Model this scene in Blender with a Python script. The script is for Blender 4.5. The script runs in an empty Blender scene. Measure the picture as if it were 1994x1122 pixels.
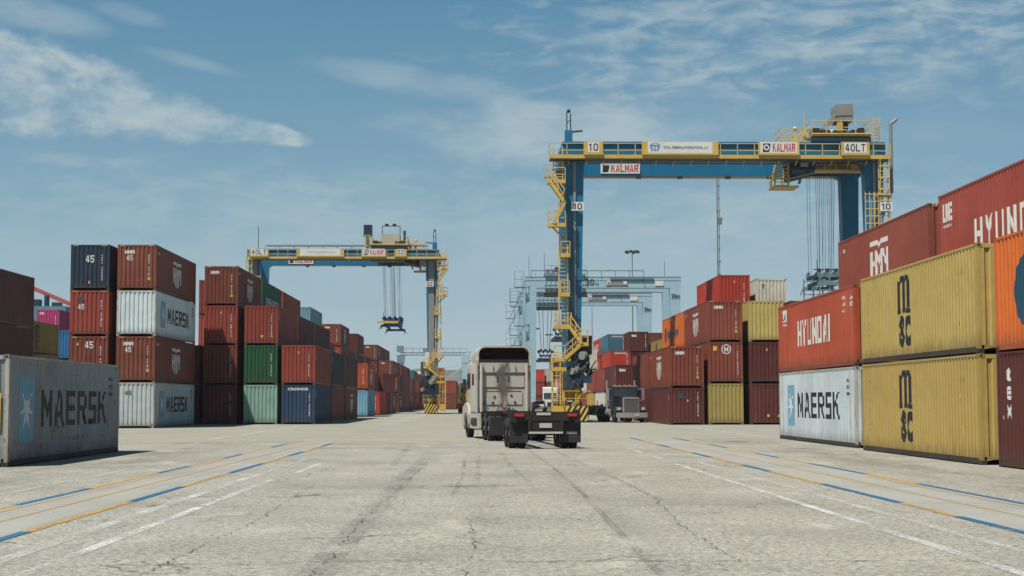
import bpy, bmesh, math, random
from mathutils import Vector, Matrix
R = math.radians
sc = bpy.context.scene
COL = sc.collection
rnd = random.Random(7)

# ------------------------------------------------------------ camera
CAM_H = 1.673
cam_d = bpy.data.cameras.new('camera'); cam = bpy.data.objects.new('camera', cam_d); COL.objects.link(cam)
cam_d.sensor_width = 36; cam_d.lens = 2994.5/1994*36
cam_d.clip_start = 0.1; cam_d.clip_end = 20000
cam.matrix_world = (Matrix.Translation((0, 0, CAM_H)) @ Matrix.Rotation(-0.0223623, 4, 'Z')
                    @ Matrix.Rotation(math.pi/2+0.0734161, 4, 'X') @ Matrix.Rotation(-0.00141, 4, 'Z'))
sc.camera = cam

# ------------------------------------------------------------ node helper
class NT:
    def __init__(s, tree): s.t = tree; s.n = tree.nodes; s.l = tree.links
    def new(s, ty, **kw):
        n = s.n.new(ty)
        for k, v in kw.items(): setattr(n, k, v)
        return n
    def put(s, sock, v):
        if hasattr(v, 'is_linked') or isinstance(v, bpy.types.NodeSocket): s.l.new(v, sock)
        elif v is not None:
            if isinstance(v, (tuple, list)) and len(v) == 3 and sock.type == 'RGBA': v = (*v, 1)
            sock.default_value = v
    def math(s, op, a, b=None, c=None, clamp=False):
        n = s.new('ShaderNodeMath', operation=op, use_clamp=clamp)
        s.put(n.inputs[0], a)
        if b is not None: s.put(n.inputs[1], b)
        if c is not None: s.put(n.inputs[2], c)
        return n.outputs[0]
    def sstep(s, v, a, b, lo=0., hi=1.):
        n = s.new('ShaderNodeMapRange', interpolation_type='SMOOTHSTEP')
        s.put(n.inputs['Value'], v); n.inputs['From Min'].default_value = a; n.inputs['From Max'].default_value = b
        n.inputs['To Min'].default_value = lo; n.inputs['To Max'].default_value = hi
        return n.outputs['Result']
    def noise(s, vec, scale, detail=4, rough=.55, dist=0.):
        n = s.new('ShaderNodeTexNoise'); s.put(n.inputs['Vector'], vec)
        n.inputs['Scale'].default_value = scale; n.inputs['Detail'].default_value = detail
        n.inputs['Roughness'].default_value = rough; n.inputs['Distortion'].default_value = dist
        return n.outputs['Fac']
    def mapv(s, vec, scale=(1, 1, 1), loc=(0, 0, 0)):
        n = s.new('ShaderNodeMapping'); s.put(n.inputs['Vector'], vec)
        n.inputs['Scale'].default_value = scale; n.inputs['Location'].default_value = loc
        return n.outputs['Vector']
    def mix(s, f, a, b, mode='MIX'):
        n = s.new('ShaderNodeMix', data_type='RGBA', blend_type=mode)
        s.put(n.inputs[0], f); s.put(n.inputs[6], a); s.put(n.inputs[7], b)
        return n.outputs[2]
    def comb(s, x, y, z):
        n = s.new('ShaderNodeCombineXYZ'); s.put(n.inputs[0], x); s.put(n.inputs[1], y); s.put(n.inputs[2], z)
        return n.outputs[0]

# ------------------------------------------------------------ world: sky and clouds
SUN_DIR = Vector((-1.1, -1.2, 3.05)).normalized()        # towards the sun
SUN_EL = math.asin(SUN_DIR.z)
w = bpy.data.worlds.new('World'); sc.world = w; w.use_nodes = True
T = NT(w.node_tree)
for n in list(T.n): T.n.remove(n)
sky = T.new('ShaderNodeTexSky', sky_type='NISHITA', sun_disc=False)
sky.sun_elevation = SUN_EL; sky.sun_rotation = math.atan2(SUN_DIR.x, SUN_DIR.y) % (2*math.pi)
sky.air_density = 1.0; sky.dust_density = 1.2; sky.ozone_density = 1.6
SKY = 0.052
tc = T.new('ShaderNodeTexCoord').outputs['Generated']
sep = T.new('ShaderNodeSeparateXYZ'); T.put(sep.inputs[0], tc)
el = T.math('ARCSINE', sep.outputs[2]); az = T.math('ARCTAN2', sep.outputs[0], sep.outputs[1])
P = T.comb(az, T.math('MULTIPLY', el, 1.0), 0.0)
Ph = T.mapv(P, (1, 3.2, 1))
n_big = T.noise(T.mapv(P, (1, 2.2, 1), (3.1, 1.7, 0)), 9, 6, .6, .3)
n_fine = T.noise(Ph, 26, 7, .62, .4)
n_puff = T.noise(T.mapv(P, (1, 1.5, 1), (7.7, 2.2, 0)), 22, 8, .62, .2)
def blob(cx, cy, sx, sy, slope=0.):
    dx = T.math('SUBTRACT', az, cx)
    dy = T.math('SUBTRACT', T.math('SUBTRACT', el, cy), T.math('MULTIPLY', dx, slope))
    q = T.math('ADD', T.math('POWER', T.math('ABSOLUTE', T.math('DIVIDE', dx, sx)), 2.0), T.math('POWER', T.math('ABSOLUTE', T.math('DIVIDE', dy, sy)), 2.0))
    return T.math('SUBTRACT', 1.0, q)
def cloud(b, nz, amp, lo, hi, dens):
    v = T.math('ADD', b, T.math('MULTIPLY', T.math('SUBTRACT', nz, .5), amp))
    return T.math('MULTIPLY', T.math('MULTIPLY', T.sstep(v, lo, hi), dens), T.sstep(n_fine, .30, .62, .62, 1.08))
# tapering heap cloud at the left
t_ = T.math('DIVIDE', T.math('SUBTRACT', az, -.108), -.235)
hw = T.math('ADD', T.math('MULTIPLY', T.math('MAXIMUM', t_, 0.0), .037), .0026)
cy_ = T.math('ADD', T.math('MULTIPLY', t_, .036), .167)
v1 = T.math('SUBTRACT', 1.0, T.math('POWER', T.math('DIVIDE', T.math('ABSOLUTE', T.math('SUBTRACT', el, cy_)), hw), 2.0))
v1 = T.math('MINIMUM', v1, T.math('MULTIPLY', t_, 3.0))
c1 = T.math('MULTIPLY', cloud(v1, n_puff, 5.4, -.25, 1.25, .88), T.sstep(n_puff, .32, .66, .55, 1.06))
cs = [c1,
      cloud(blob(-.285, .238, .055, .013, -.10), n_big, 3.0, .2, 1.3, .42),
      cloud(blob(-.225, .243, .032, .008, -.22), n_big, 2.6, .2, 1.3, .30),
      cloud(blob(-.185, .215, .045, .006, -.22), n_big, 2.4, .2, 1.3, .30),
      cloud(blob(-.255, .151, .065, .006, -.05), n_fine, 2.2, .2, 1.3, .22),
      cloud(blob(.052, .172, .135, .024, -.03), n_big, 2.6, .0, 1.0, .66),
      cloud(blob(-.035, .205, .085, .012, -.17), n_big, 2.4, .1, 1.3, .40),
      cloud(blob(.10, .178, .16, .028, .0), n_fine, 1.8, .1, 1.6, .30),
      cloud(blob(.20, .240, .22, .046, .05), n_fine, 4.0, .0, 1.7, .60),
      cloud(blob(.31, .215, .12, .055, .0), n_fine, 3.6, .2, 1.9, .46),
      cloud(blob(.30, .165, .14, .02, .0), n_big, 2.4, .3, 1.6, .25),
      cloud(blob(.0, .10, .5, .05, .0), n_big, 3.0, .05, 1.6, .46), cloud(blob(-.12, .13, .25, .03, .0), n_fine, 3.0, .1, 1.6, .34), cloud(blob(.22, .12, .22, .04, .0), n_fine, 3.0, .1, 1.6, .40), cloud(blob(.12, .205, .12, .02, .0), n_fine, 3.4, .1, 1.6, .34)]
cm = cs[0]
for c in cs[1:]: cm = T.math('ADD', cm, T.math('MULTIPLY', T.math('SUBTRACT', 1.0, cm), c))
gen = T.math('MULTIPLY', T.sstep(T.noise(T.mapv(tc, (1, 1, 3.5)), 3.0, 7, .6), .48, .75), T.sstep(T.math('ABSOLUTE', az), .38, .6, 0, .3))
cm = T.math('MINIMUM', T.math('ADD', cm, gen), 1.0)
cm = T.math('MULTIPLY', cm, T.sstep(el, .0, .06))
grad = T.mix(T.sstep(el, -.02, .15), (5.6, 7.3, 7.8), (3.0, 5.4, 6.9))
grad = T.mix(T.sstep(el, .08, .30), grad, (.95, 3.3, 5.4))
grad = T.mix(T.sstep(el, .30, 1.2), grad, (.35, 1.15, 2.8))
skyc = T.mix(.85, sky.outputs[0], grad)
skyc = T.mix(cm, skyc, (5.9, 7.2, 7.6))
bg = T.new('ShaderNodeBackground'); T.put(bg.inputs[0], skyc); bg.inputs[1].default_value = SKY
out = T.new('ShaderNodeOutputWorld'); T.l.new(bg.outputs[0], out.inputs[0])

# ------------------------------------------------------------ sun, exposure
sd = bpy.data.lights.new('sun', 'SUN'); sd.energy = 5.0; sd.angle = R(0.5); sd.color = (1.0, .95, .86)
so = bpy.data.objects.new('sun', sd); COL.objects.link(so)
so.rotation_euler = SUN_DIR.to_track_quat('Z', 'Y').to_euler(); so.location = (0, 0, 60)
sc.view_settings.view_transform = 'Standard'; sc.view_settings.look = 'None'
sc.view_settings.exposure = 0.5; sc.view_settings.gamma = 1; sc.view_settings.use_curve_mapping = False

# ------------------------------------------------------------ materials
def srgb(r, g, b):
    f = lambda c: ((c/255+.055)/1.055)**2.4 if c > 10 else c/255/12.92
    return (f(r), f(g), f(b))
MATS = {}
def mat(name, col, rough=.55, metal=0., dirt=.25, streak=.0, rust=.0, sc_=1.6, spec=.4, bump=0., rustcol=(.13, .045, .02)):
    if name in MATS: return MATS[name]
    m = bpy.data.materials.new(name); m.use_nodes = True; t = NT(m.node_tree)
    b = t.n['Principled BSDF']
    oc = t.new('ShaderNodeTexCoord').outputs['Object']; oi = t.new('ShaderNodeObjectInfo').outputs['Random']
    va = t.new('ShaderNodeVectorMath', operation='ADD'); t.put(va.inputs[0], oc)
    t.put(va.inputs[1], t.comb(t.math('MULTIPLY', oi, 37.), t.math('MULTIPLY', oi, 91.), t.math('MULTIPLY', oi, 17.)))
    v = va.outputs[0]
    col = tuple(c*.66 for c in col)          # real paint is darker than it photographs in full sun
    dk = tuple(c*.55 for c in col); lt = tuple(min(1, c*1.15+.01) for c in col)
    n1 = t.noise(v, sc_, 5, .6)
    c = t.mix(t.math('MULTIPLY', t.sstep(n1, .35, .75), dirt), col, dk)
    n0 = t.noise(v, sc_*.35, 3)
    c = t.mix(t.math('MULTIPLY', t.sstep(n0, .45, .7), min(1, dirt*1.3)), c, lt)
    if streak:
        n2 = t.noise(t.mapv(v, (5, 5, .35)), 2.2, 5, .6)
        c = t.mix(t.math('MULTIPLY', t.sstep(n2, .48, .78), streak), c, tuple(x*.5+.02 for x in col))
        n2b = t.noise(t.mapv(v, (3, 3, .25), (5, 5, 5)), 2.0, 4, .6)
        c = t.mix(t.math('MULTIPLY', t.sstep(n2b, .55, .8), streak*.6), c, tuple(min(1, x*1.25+.03) for x in col))
    if rust:
        n3 = t.noise(t.mapv(v, (2.2, 2.2, .8)), 2.6, 7, .68)
        n4 = t.noise(t.mapv(v, (14, 14, 1.2)), 1.2, 4, .6)
        f = t.sstep(t.math('ADD', n3, t.math('MULTIPLY', n4, .35)), .96-.22*rust, 1.06-.16*rust)
        c = t.mix(f, c, rustcol)
    if name.startswith('container paint') or name.startswith('rusty'):
        oi2 = t.new('ShaderNodeObjectInfo').outputs['Color']; c = t.mix(1.0, c, oi2, 'MULTIPLY')
        n5 = t.noise(t.mapv(v, (1, 1, .8)), 1.1, 3, .5); bd = t.new('ShaderNodeBump'); bd.inputs['Strength'].default_value = .55; bd.inputs['Distance'].default_value = .09
        t.put(bd.inputs['Height'], n5); t.l.new(bd.outputs[0], b.inputs['Normal'])
        # grime gathered along the foot of the panel and scuffs
        sz = t.new('ShaderNodeSeparateXYZ'); t.put(sz.inputs[0], oc)
        f = t.math('MULTIPLY', t.sstep(t.math('SUBTRACT', sz.outputs[2], t.math('MULTIPLY', t.noise(t.mapv(v, (4, 4, .6)), 1.5, 5, .65), 1.0)), .12, -.45), .50)
        c = t.mix(f, c, (.055, .036, .026))
        f2 = t.sstep(t.noise(t.mapv(v, (1, 1.0, 2.5)), 5.5, 3, .5), .70, .74); c = t.mix(t.math('MULTIPLY', f2, .5), c, tuple(x*.45+.01 for x in col))
    t.put(b.inputs['Base Color'], c)
    t.put(b.inputs['Roughness'], t.math('ADD', rough-.08, t.math('MULTIPLY', n1, .18)))
    b.inputs['Metallic'].default_value = metal; b.inputs['Specular IOR Level'].default_value = spec
    if bump:
        bn = t.new('ShaderNodeBump'); bn.inputs['Strength'].default_value = bump; t.put(bn.inputs['Height'], t.noise(v, 6, 4)); t.l.new(bn.outputs[0], b.inputs['Normal'])
    MATS[name] = m
    return m
def cpaint(name, r, g, b, rust=.5, streak=.42, dirt=.45): return mat('container paint '+name, srgb(r, g, b), .58, 0, dirt, streak, rust, .5, .3)
CP = {
 'rust-brown': cpaint('brown', 128, 68, 50), 'reddish brown': cpaint('reddish', 138, 70, 54), 'dark maroon': cpaint('maroon', 96, 46, 42, .3),
 'brick-red': cpaint('brick', 158, 70, 56), 'bright red': cpaint('red', 196, 64, 44, .15), 'orange-red': cpaint('orange red', 182, 82, 54, .2),
 'orange': cpaint('orange', 214, 108, 40, .1), 'mustard-yellow': cpaint('mustard', 184, 160, 92, .10, .14, .25), 'olive-yellow': cpaint('olive', 168, 148, 72, .12),
 'white': cpaint('white', 206, 214, 214, .55, .35), 'weathered white': cpaint('weathered', 162, 166, 166, 1.05, .6, .6), 'off-white': cpaint('off white', 205, 205, 195, .35),  # weathered white: real rust and dirt, plus shade darkened into its base grey
 'navy blue': cpaint('navy', 44, 66, 92), 'dark blue': cpaint('dark blue', 36, 54, 74), 'slate-blue': cpaint('slate', 74, 90, 108), 'light blue': cpaint('light blue', 122, 168, 190),
 'teal-blue': cpaint('teal', 72, 118, 140), 'mint-green': cpaint('mint', 150, 188, 172, .5), 'dark green': cpaint('green', 36, 92, 56), 'pink': cpaint('pink', 186, 60, 120, .1),
 'bright blue': cpaint('blue', 40, 108, 160, .15),
}
M = dict(
 white=mat('white lettering', (.78, .78, .75), .6, 0, .25, .25), black=mat('black lettering', (.018, .02, .024), .55, 0, .2),
 yellowtag=mat('yellow sticker', (.72, .50, .08), .6), redtag=mat('red sticker', (.6, .12, .03), .6), star=mat('pale blue square', (.20, .42, .58), .6, 0, .3, .3),
 tealmark=mat('teal mark', (.015, .075, .13), .6), darkrail=mat('dark bottom rail', (.05, .035, .028), .75, 0, .5, .2, .6), hole=mat('dark hole', (.01, .01, .01), .9),
 grime=mat('scraped dark paint', (.14, .145, .15), .7, 0, .5, .4, .3), pgrey=mat('grey repaint patch', (.30, .31, .32), .6, 0, .3, .3, .2),
 cblue=mat('crane blue paint', srgb(22, 116, 156), .42, 0, .25, .2, .1, .4), cyel=mat('crane yellow paint', srgb(218, 180, 76), .5, 0, .4, .3, .2, .8),
 crail=mat('pale yellow rail paint', srgb(222, 192, 120), .5, 0, .3, .2, .1), cgrey=mat('grey steel', (.30, .30, .28), .5, .1, .3, .2, .2), cdark=mat('dark machinery', (.035, .038, .042), .6, .2, .4),
 cdblue=mat('deep blue machinery', srgb(16, 52, 76), .5, 0, .6, .2), lgrey=mat('light grey sheet', (.48, .48, .46), .5, 0, .3, .2, .1), glassd=mat('cab glass', (.03, .045, .055), .08, 0, .0, 0, 0, 1, .8),
 rope=mat('steel rope', (.14, .16, .17), .5, .5), mesh=mat('grille grey', (.22, .21, .19), .6, .2, .5), sred=mat('sign red', (.50, .025, .02), .5), sblue=mat('sign blue', (.09, .28, .50), .5),
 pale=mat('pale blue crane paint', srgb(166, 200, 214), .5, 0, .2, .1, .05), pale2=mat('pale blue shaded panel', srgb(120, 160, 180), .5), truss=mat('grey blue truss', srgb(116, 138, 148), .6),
 tyre=mat('tyre rubber', (.018, .018, .018), .85, 0, .5), rubberflap=mat('mud flap rubber', (.022, .022, .024), .7, 0, .5), rim=mat('wheel rim', (.35, .35, .34), .4, .5, .4),
 chas=mat('chassis black paint', (.02, .014, .013), .6, 0, .6, .2, .3), tail=mat('tail lamp red', (.62, .03, .03), .25), plate=mat('licence plate', (.55, .55, .52), .5),
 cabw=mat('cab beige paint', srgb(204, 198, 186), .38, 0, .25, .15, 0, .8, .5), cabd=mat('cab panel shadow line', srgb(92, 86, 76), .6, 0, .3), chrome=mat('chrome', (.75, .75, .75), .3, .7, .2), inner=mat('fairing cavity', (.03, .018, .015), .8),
 soot=mat('grease smudge', (.10, .092, .08), .8, 0, .6), navyp=mat('truck dark paint', (.02, .028, .04), .35, 0, .1, 0, 0, 1, .35), carw=mat('car white paint', (.75, .75, .73), .25, 0, .1),
 truckred=mat('trailer red paint', (.34, .06, .05), .6, 0, .5, .2, .3), amber=mat('amber lamp', (.8, .28, .03), .3), pole=mat('galvanised pole', (.26, .29, .30), .5, .4), quayred=mat('quay crane red', srgb(176, 82, 64), .6),
 roof=mat('teal roofing', srgb(92, 132, 148), .6, 0, .3, .3), tank=mat('cream tank paint', srgb(196, 184, 156), .6), lampg=mat('lamp glass', (.5, .5, .48), .2),
 hazy=mat('hazard yellow', (.78, .52, .10), .5, 0, .3, .2, .2), hazb=mat('hazard black', (.015, .015, .015), .6),
)

# ------------------------------------------------------------ mesh helpers
class MB:
    def __init__(s): s.v = []; s.f = []
    def face(s, *p):
        i = len(s.v); s.v += [tuple(q) for q in p]; s.f.append(tuple(range(i, i+len(p)))); return s
    def box(s, x0, x1, y0, y1, z0, z1, tx=0., ty=0.):
        if x0 > x1: x0, x1 = x1, x0
        if y0 > y1: y0, y1 = y1, y0
        if z0 > z1: z0, z1 = z1, z0
        i = len(s.v)
        s.v += [(x0, y0, z0), (x1, y0, z0), (x1, y1, z0), (x0, y1, z0), (x0+tx, y0+ty, z1), (x1-tx, y0+ty, z1), (x1-tx, y1-ty, z1), (x0+tx, y1-ty, z1)]
        s.f += [tuple(i+k for k in q) for q in ((0, 3, 2, 1), (4, 5, 6, 7), (0, 1, 5, 4), (1, 2, 6, 5), (2, 3, 7, 6), (3, 0, 4, 7))]
        return s
    def bar(s, p, q, w, h=None, up=(0, 0, 1)):
        p = Vector(p); q = Vector(q); d = (q-p).normalized(); h = w if h is None else h
        upv = Vector(up)
        if abs(d.dot(upv)) > .98: upv = Vector((0, 1, 0))
        a = d.cross(upv).normalized()*(w/2); b = a.cross(d).normalized()*(h/2)
        i = len(s.v)
        for c in (p, q):
            for sa, sb in ((-1, -1), (1, -1), (1, 1), (-1, 1)): s.v.append(tuple(c+a*sa+b*sb))
        s.f += [tuple(i+k for k in f) for f in ((0, 3, 2, 1), (4, 5, 6, 7), (0, 1, 5, 4), (1, 2, 6, 5), (2, 3, 7, 6), (3, 0, 4, 7))]
        return s
    def tube(s, p, q, r, n=8, r2=None, caps=True):
        p = Vector(p); q = Vector(q); d = (q-p).normalized(); r2 = r if r2 is None else r2
        up = Vector((0, 0, 1)) if abs(d.z) < .95 else Vector((1, 0, 0))
        a = d.cross(up).normalized(); b = a.cross(d)
        i = len(s.v)
        for c, rr in ((p, r), (q, r2)):
            for k in range(n):
                t = 2*math.pi*k/n; s.v.append(tuple(c+a*math.cos(t)*rr+b*math.sin(t)*rr))
        for k in range(n): s.f.append((i+k, i+(k+1) % n, i+n+(k+1) % n, i+n+k))
        if caps: s.f.append(tuple(i+k for k in range(n))); s.f.append(tuple(i+n+k for k in range(n)))
        return s
    def prism(s, pts, axis, a, b):
        # polygon pts (2D) swept along axis from a to b
        def P3(p, t): return {'x': (t, p[0], p[1]), 'y': (p[0], t, p[1]), 'z': (p[0], p[1], t)}[axis]
        i = len(s.v); n = len(pts)
        s.v += [P3(p, a) for p in pts]+[P3(p, b) for p in pts]
        s.f.append(tuple(range(i, i+n))); s.f.append(tuple(range(i+n, i+2*n)))
        for k in range(n): s.f.append((i+k, i+(k+1) % n, i+n+(k+1) % n, i+n+k))
        return s
    def ball(s, c, r, n=10, m=6, sz=1.):
        i = len(s.v); c = Vector(c)
        for j in range(m+1):
            t = math.pi*j/m
            for k in range(n):
                a = 2*math.pi*k/n; s.v.append((c.x+r*math.sin(t)*math.cos(a), c.y+r*math.sin(t)*math.sin(a), c.z+r*sz*math.cos(t)))
        for j in range(m):
            for k in range(n): s.f.append((i+j*n+k, i+j*n+(k+1) % n, i+(j+1)*n+(k+1) % n, i+(j+1)*n+k))
        return s
    def flipx(s): s.v = [(-x, y, z) for x, y, z in s.v]; return s
    def mesh(s, name, m=None, smooth=False, bevel=0.):
        me = bpy.data.meshes.new(name); me.from_pydata(s.v, [], s.f)
        bm = bmesh.new(); bm.from_mesh(me)
        bmesh.ops.remove_doubles(bm, verts=bm.verts, dist=1e-5)
        bmesh.ops.dissolve_degenerate(bm, dist=1e-6, edges=bm.edges)
        bmesh.ops.recalc_face_normals(bm, faces=bm.faces)
        if bevel:
            es = [e for e in bm.edges if len(e.link_faces) == 2 and e.calc_face_angle(0) > .5]
            try: bmesh.ops.bevel(bm, geom=es, offset=bevel, segments=2, affect='EDGES', clamp_overlap=True)
            except Exception: pass
        bm.to_mesh(me); bm.free()
        me.materials.append(m)
        if smooth:
            for p in me.polygons: p.use_smooth = True
            try: me.set_sharp_from_angle(angle=R(35))
            except Exception: pass
        return me
    def build(s, name, m, parent=None, smooth=False, bevel=0.):
        return link(name, s.mesh(name, m, smooth, bevel), parent)
def link(name, me, parent=None, m=None, loc=None):
    o = bpy.data.objects.new(name, me); COL.objects.link(o)
    if parent: o.parent = parent
    if m is not None:
        o.material_slots[0].link = 'OBJECT'; o.material_slots[0].material = m
    if loc: o.location = loc
    return o
def thing(name, label, cat, loc=(0, 0, 0), rz=0., group=None):
    o = bpy.data.objects.new(name, None); COL.objects.link(o); o.location = loc; o.rotation_euler = (0, 0, rz); o.empty_display_size = .3
    o['label'] = label; o['category'] = cat
    if group: o['group'] = group
    return o
def structure(o, kind='structure'): o['kind'] = kind; return o

# ---- writing: text turned into triangles fitted to a box
_tx = {}
def text2d(s, w, h, bold=.02):
    k = (s, bold)
    if k not in _tx:
        cu = bpy.data.curves.new('t', 'FONT'); cu.body = s; cu.size = 1; cu.offset = bold; cu.resolution_u = 3
        o = bpy.data.objects.new('t', cu); COL.objects.link(o)
        bpy.context.view_layer.update()
        me = bpy.data.meshes.new_from_object(o.evaluated_get(bpy.context.evaluated_depsgraph_get()))
        _tx[k] = ([tuple(v.co[:2]) for v in me.vertices], [tuple(p.vertices) for p in me.polygons])
        bpy.data.objects.remove(o); bpy.data.meshes.remove(me); bpy.data.curves.remove(cu)
    V, F = _tx[k]
    x0 = min(v[0] for v in V); x1 = max(v[0] for v in V); y0 = min(v[1] for v in V); y1 = max(v[1] for v in V)
    return [((x-x0)/(x1-x0)*w, (y-y0)/(y1-y0)*h) for x, y in V], F
def polys2d(*ps, w=1., h=1.):
    V = []; F = []
    for p in ps:
        i = len(V); V += [(x*w, y*h) for x, y in p]; F.append(tuple(range(i, i+len(p))))
    return V, F
def block2d(s, w, h, sx=.24, sy=.15, gap=.28):
    """heavy block capitals from pieces that never overlap"""
    a, b = sx, sy
    def X(q, t0, t1): return q
    G = {
     'E': [[(0, 0), (a, 0), (a, 1), (0, 1)], [(a, 0), (1, 0), (1, b), (a, b)], [(a, .5-b/2), (.88, .5-b/2), (.88, .5+b/2), (a, .5+b/2)], [(a, 1-b), (1, 1-b), (1, 1), (a, 1)]],
     'M': [[(0, 0), (a*.85, 0), (a*.85, 1), (0, 1)], [(1-a*.85, 0), (1, 0), (1, 1), (1-a*.85, 1)], [(a*.85, 1), (a*.85, .66), (.5, .12), (.5, .48)], [(1-a*.85, 1), (.5, .48), (.5, .12), (1-a*.85, .66)]],
     'A': [[(0, 0), (a, 0), (.45, .80), (.5, .80), (.5, 1), (.34, 1)], [(1, 0), (.66, 1), (.5, 1), (.5, .80), (.55, .80), (1-a, 0)], [(a+.075, .25), (1-a-.075, .25), (1-a-.125, .25+b), (a+.125, .25+b)]],
     'R': [[(0, 0), (a, 0), (a, 1), (0, 1)], [(a, 1-b), (.86, 1-b), (.80, 1), (a, 1)], [(1-a, .55), (1, .60), (1, .90), (.86, 1-b), (1-a, 1-b)], [(a, .42), (.80, .42), (1, .52), (1, .60), (1-a, .55), (a, .42+b)], [(.50, .42), (.74, 0), (1, 0), (.80, .42)]],
     'S': [[(0, 0), (1, 0), (1, b), (0, b)], [(1-a, b), (1, b), (1, .5+b/2), (1-a, .5-b/2)], [(0, .5-b/2), (1-a, .5-b/2), (1, .5+b/2), (a, .5+b/2)], [(0, .5-b/2), (a, .5+b/2), (a, 1-b), (0, 1-b)], [(0, 1-b), (1, 1-b), (1, 1), (0, 1)]],
     'K': [[(0, 0), (a, 0), (a, 1), (0, 1)], [(a, .40), (a+.16, .52), (a+.16, .60), (.97, 1), (.70, 1), (a, .60)], [(a+.16, .52), (.72, 0), (1, 0), (a+.34, .60), (a+.16, .60)]],
     'H': [[(0, 0), (a, 0), (a, 1), (0, 1)], [(1-a, 0), (1, 0), (1, 1), (1-a, 1)], [(a, .5-b/2), (1-a, .5-b/2), (1-a, .5+b/2), (a, .5+b/2)]],
     'Y': [[(.5-a/2, 0), (.5+a/2, 0), (.5+a/2, .45), (.5-a/2, .45)], [(.5-a/2, .45), (.5, .45), (.5, .62), (a*1.1, 1), (0, 1)], [(.5, .45), (.5+a/2, .45), (1, 1), (1-a*1.1, 1), (.5, .62)]],
     'U': [[(0, b), (a, b), (a, 1), (0, 1)], [(1-a, b), (1, b), (1, 1), (1-a, 1)], [(.12, 0), (.88, 0), (1, b), (0, b)]],
     'N': [[(0, 0), (a, 0), (a, 1), (0, 1)], [(1-a, 0), (1, 0), (1, 1), (1-a, 1)], [(a, 1), (a, .68), (1-a, 0), (1-a, .32)]],
     'D': [[(0, 0), (a, 0), (a, 1), (0, 1)], [(a, 0), (.8, 0), (1, b*1.2), (1-a, b), (a, b)], [(1-a, b), (1, b*1.2), (1, 1-b*1.2), (1-a, 1-b)], [(a, 1-b), (1-a, 1-b), (1, 1-b*1.2), (.8, 1), (a, 1)]],
     'L': [[(0, 0), (a, 0), (a, 1), (0, 1)], [(a, 0), (1, 0), (1, b), (a, b)]],
     'T': [[(.5-a/2, 0), (.5+a/2, 0), (.5+a/2, 1-b), (.5-a/2, 1-b)], [(0, 1-b), (1, 1-b), (1, 1), (0, 1)]],
     'I': [[(0, 0), (a, 0), (a, 1), (0, 1)]], '1': [[(.30, 0), (.30+a, 0), (.30+a, 1), (.30, 1)], [(.02, .66), (.30, .80), (.30, 1), (.24, .92), (.02, .82)]],
     '0': [[(0, .2), (a, .24), (a, .76), (0, .8)], [(1-a, .24), (1, .2), (1, .8), (1-a, .76)], [(0, .2), (.25, 0), (.75, 0), (1, .2), (1-a, .24), (.64, b), (.36, b), (a, .24)], [(0, .8), (a, .76), (.36, 1-b), (.64, 1-b), (1-a, .76), (1, .8), (.75, 1), (.25, 1)]],
     '2': [[(0, 0), (1, 0), (1, b), (0, b)], [(0, b), (a*1.3, b), (1, .55), (1, .8), (1-a, .75), (1-a, .6)], [(0, .8), (a, .74), (.36, 1-b), (.64, 1-b), (1-a, .75), (1, .8), (.78, 1), (.22, 1)]],
     '4': [[(.52, 0), (.52+a, 0), (.52+a, 1), (.52, 1)], [(0, .22), (.52, .22), (.52, .22+b), (0, .22+b)], [(0, .22+b), (a*.9, .22+b), (.52, .80), (.52, 1), (.44, 1)], [(.52+a, .22), (1, .22), (1, .22+b), (.52+a, .22+b)]],
     '5': [[(0, .5), (a, .46), (a, 1-b), (0, 1-b)], [(0, 1-b), (1, 1-b), (1, 1), (0, 1)], [(0, .12), (.25, 0), (.75, 0), (1, .2), (1-a, .24), (.64, b), (.3, b), (0, .12+b)], [(1-a, .24), (1, .2), (1, .48), (1-a, .44)], [(a, .46), (1-a, .44), (1, .48), (.75, .64), (.3, .62), (a, .56)]],
    }
    V = []; F = []; ws = [(.30 if c == 'I' else .5 if c == ' ' else .72 if c == '1' else 1.) for c in s]
    tot = sum(ws)+gap*(len(s)-1); x = 0.
    for c, cw in zip(s, ws):
        if c in G:
            k = .62/.62 if c != 'I' else 1.
            for p in G[c]:
                i = len(V); V += [((x+px*(1. if c == 'I' else cw if c != '1' else 1.))/tot*w, py*h) for px, py in p]; F.append(tuple(range(i, i+len(p))))
        x += cw+gap
    return V, F
def rot2d(g, vertical=True):
    V, F = g; return [(y, -x) for x, y in V], F
def shield2d(w, h):      # bar with a notch above three strokes that end in a point
    P = [[(0, .86), (.42, .86), (.5, .76), (.58, .86), (1, .86), (1, .97), (.58, .97), (.5, .87), (.42, .97), (0, .97)]]
    P += [[(.0, .20), (.13, .14), (.13, .74), (.0, .74)], [(.13, .40), (.26, .40), (.26, .52), (.13, .52)], [(.24, .08), (.37, .02), (.37, .74), (.24, .74)],
          [(.37, .58), (.50, .34), (.50, .50), (.40, .74), (.37, .74)], [(.50, .34), (.60, .58), (.60, .74), (.57, .74), (.50, .50)], [(.60, .02), (.71, .07), (.71, .74), (.60, .74)],
          [(.71, .62), (.87, .34), (.87, .52), (.76, .74), (.71, .74)], [(.87, .14), (1, .20), (1, .74), (.87, .74)], [(.37, .02), (.43, .0), (.43, .36), (.37, .42)], [(.54, 0), (.60, .02), (.60, .42), (.54, .36)]]
    return polys2d(*P, w=w, h=h)
def star2d(r1, r2, n=7, cx=0, cy=0, sy=1.):
    p = []
    for k in range(2*n):
        a = math.pi/2+math.pi*k/n; r = r1 if k % 2 == 0 else r2
        p.append((cx+math.cos(a)*r, cy+math.sin(a)*r*sy))
    V = [(cx, cy)]+p; F = [(0, i, i % (2*n)+1) for i in range(1, 2*n+1)]
    return V, F
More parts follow.
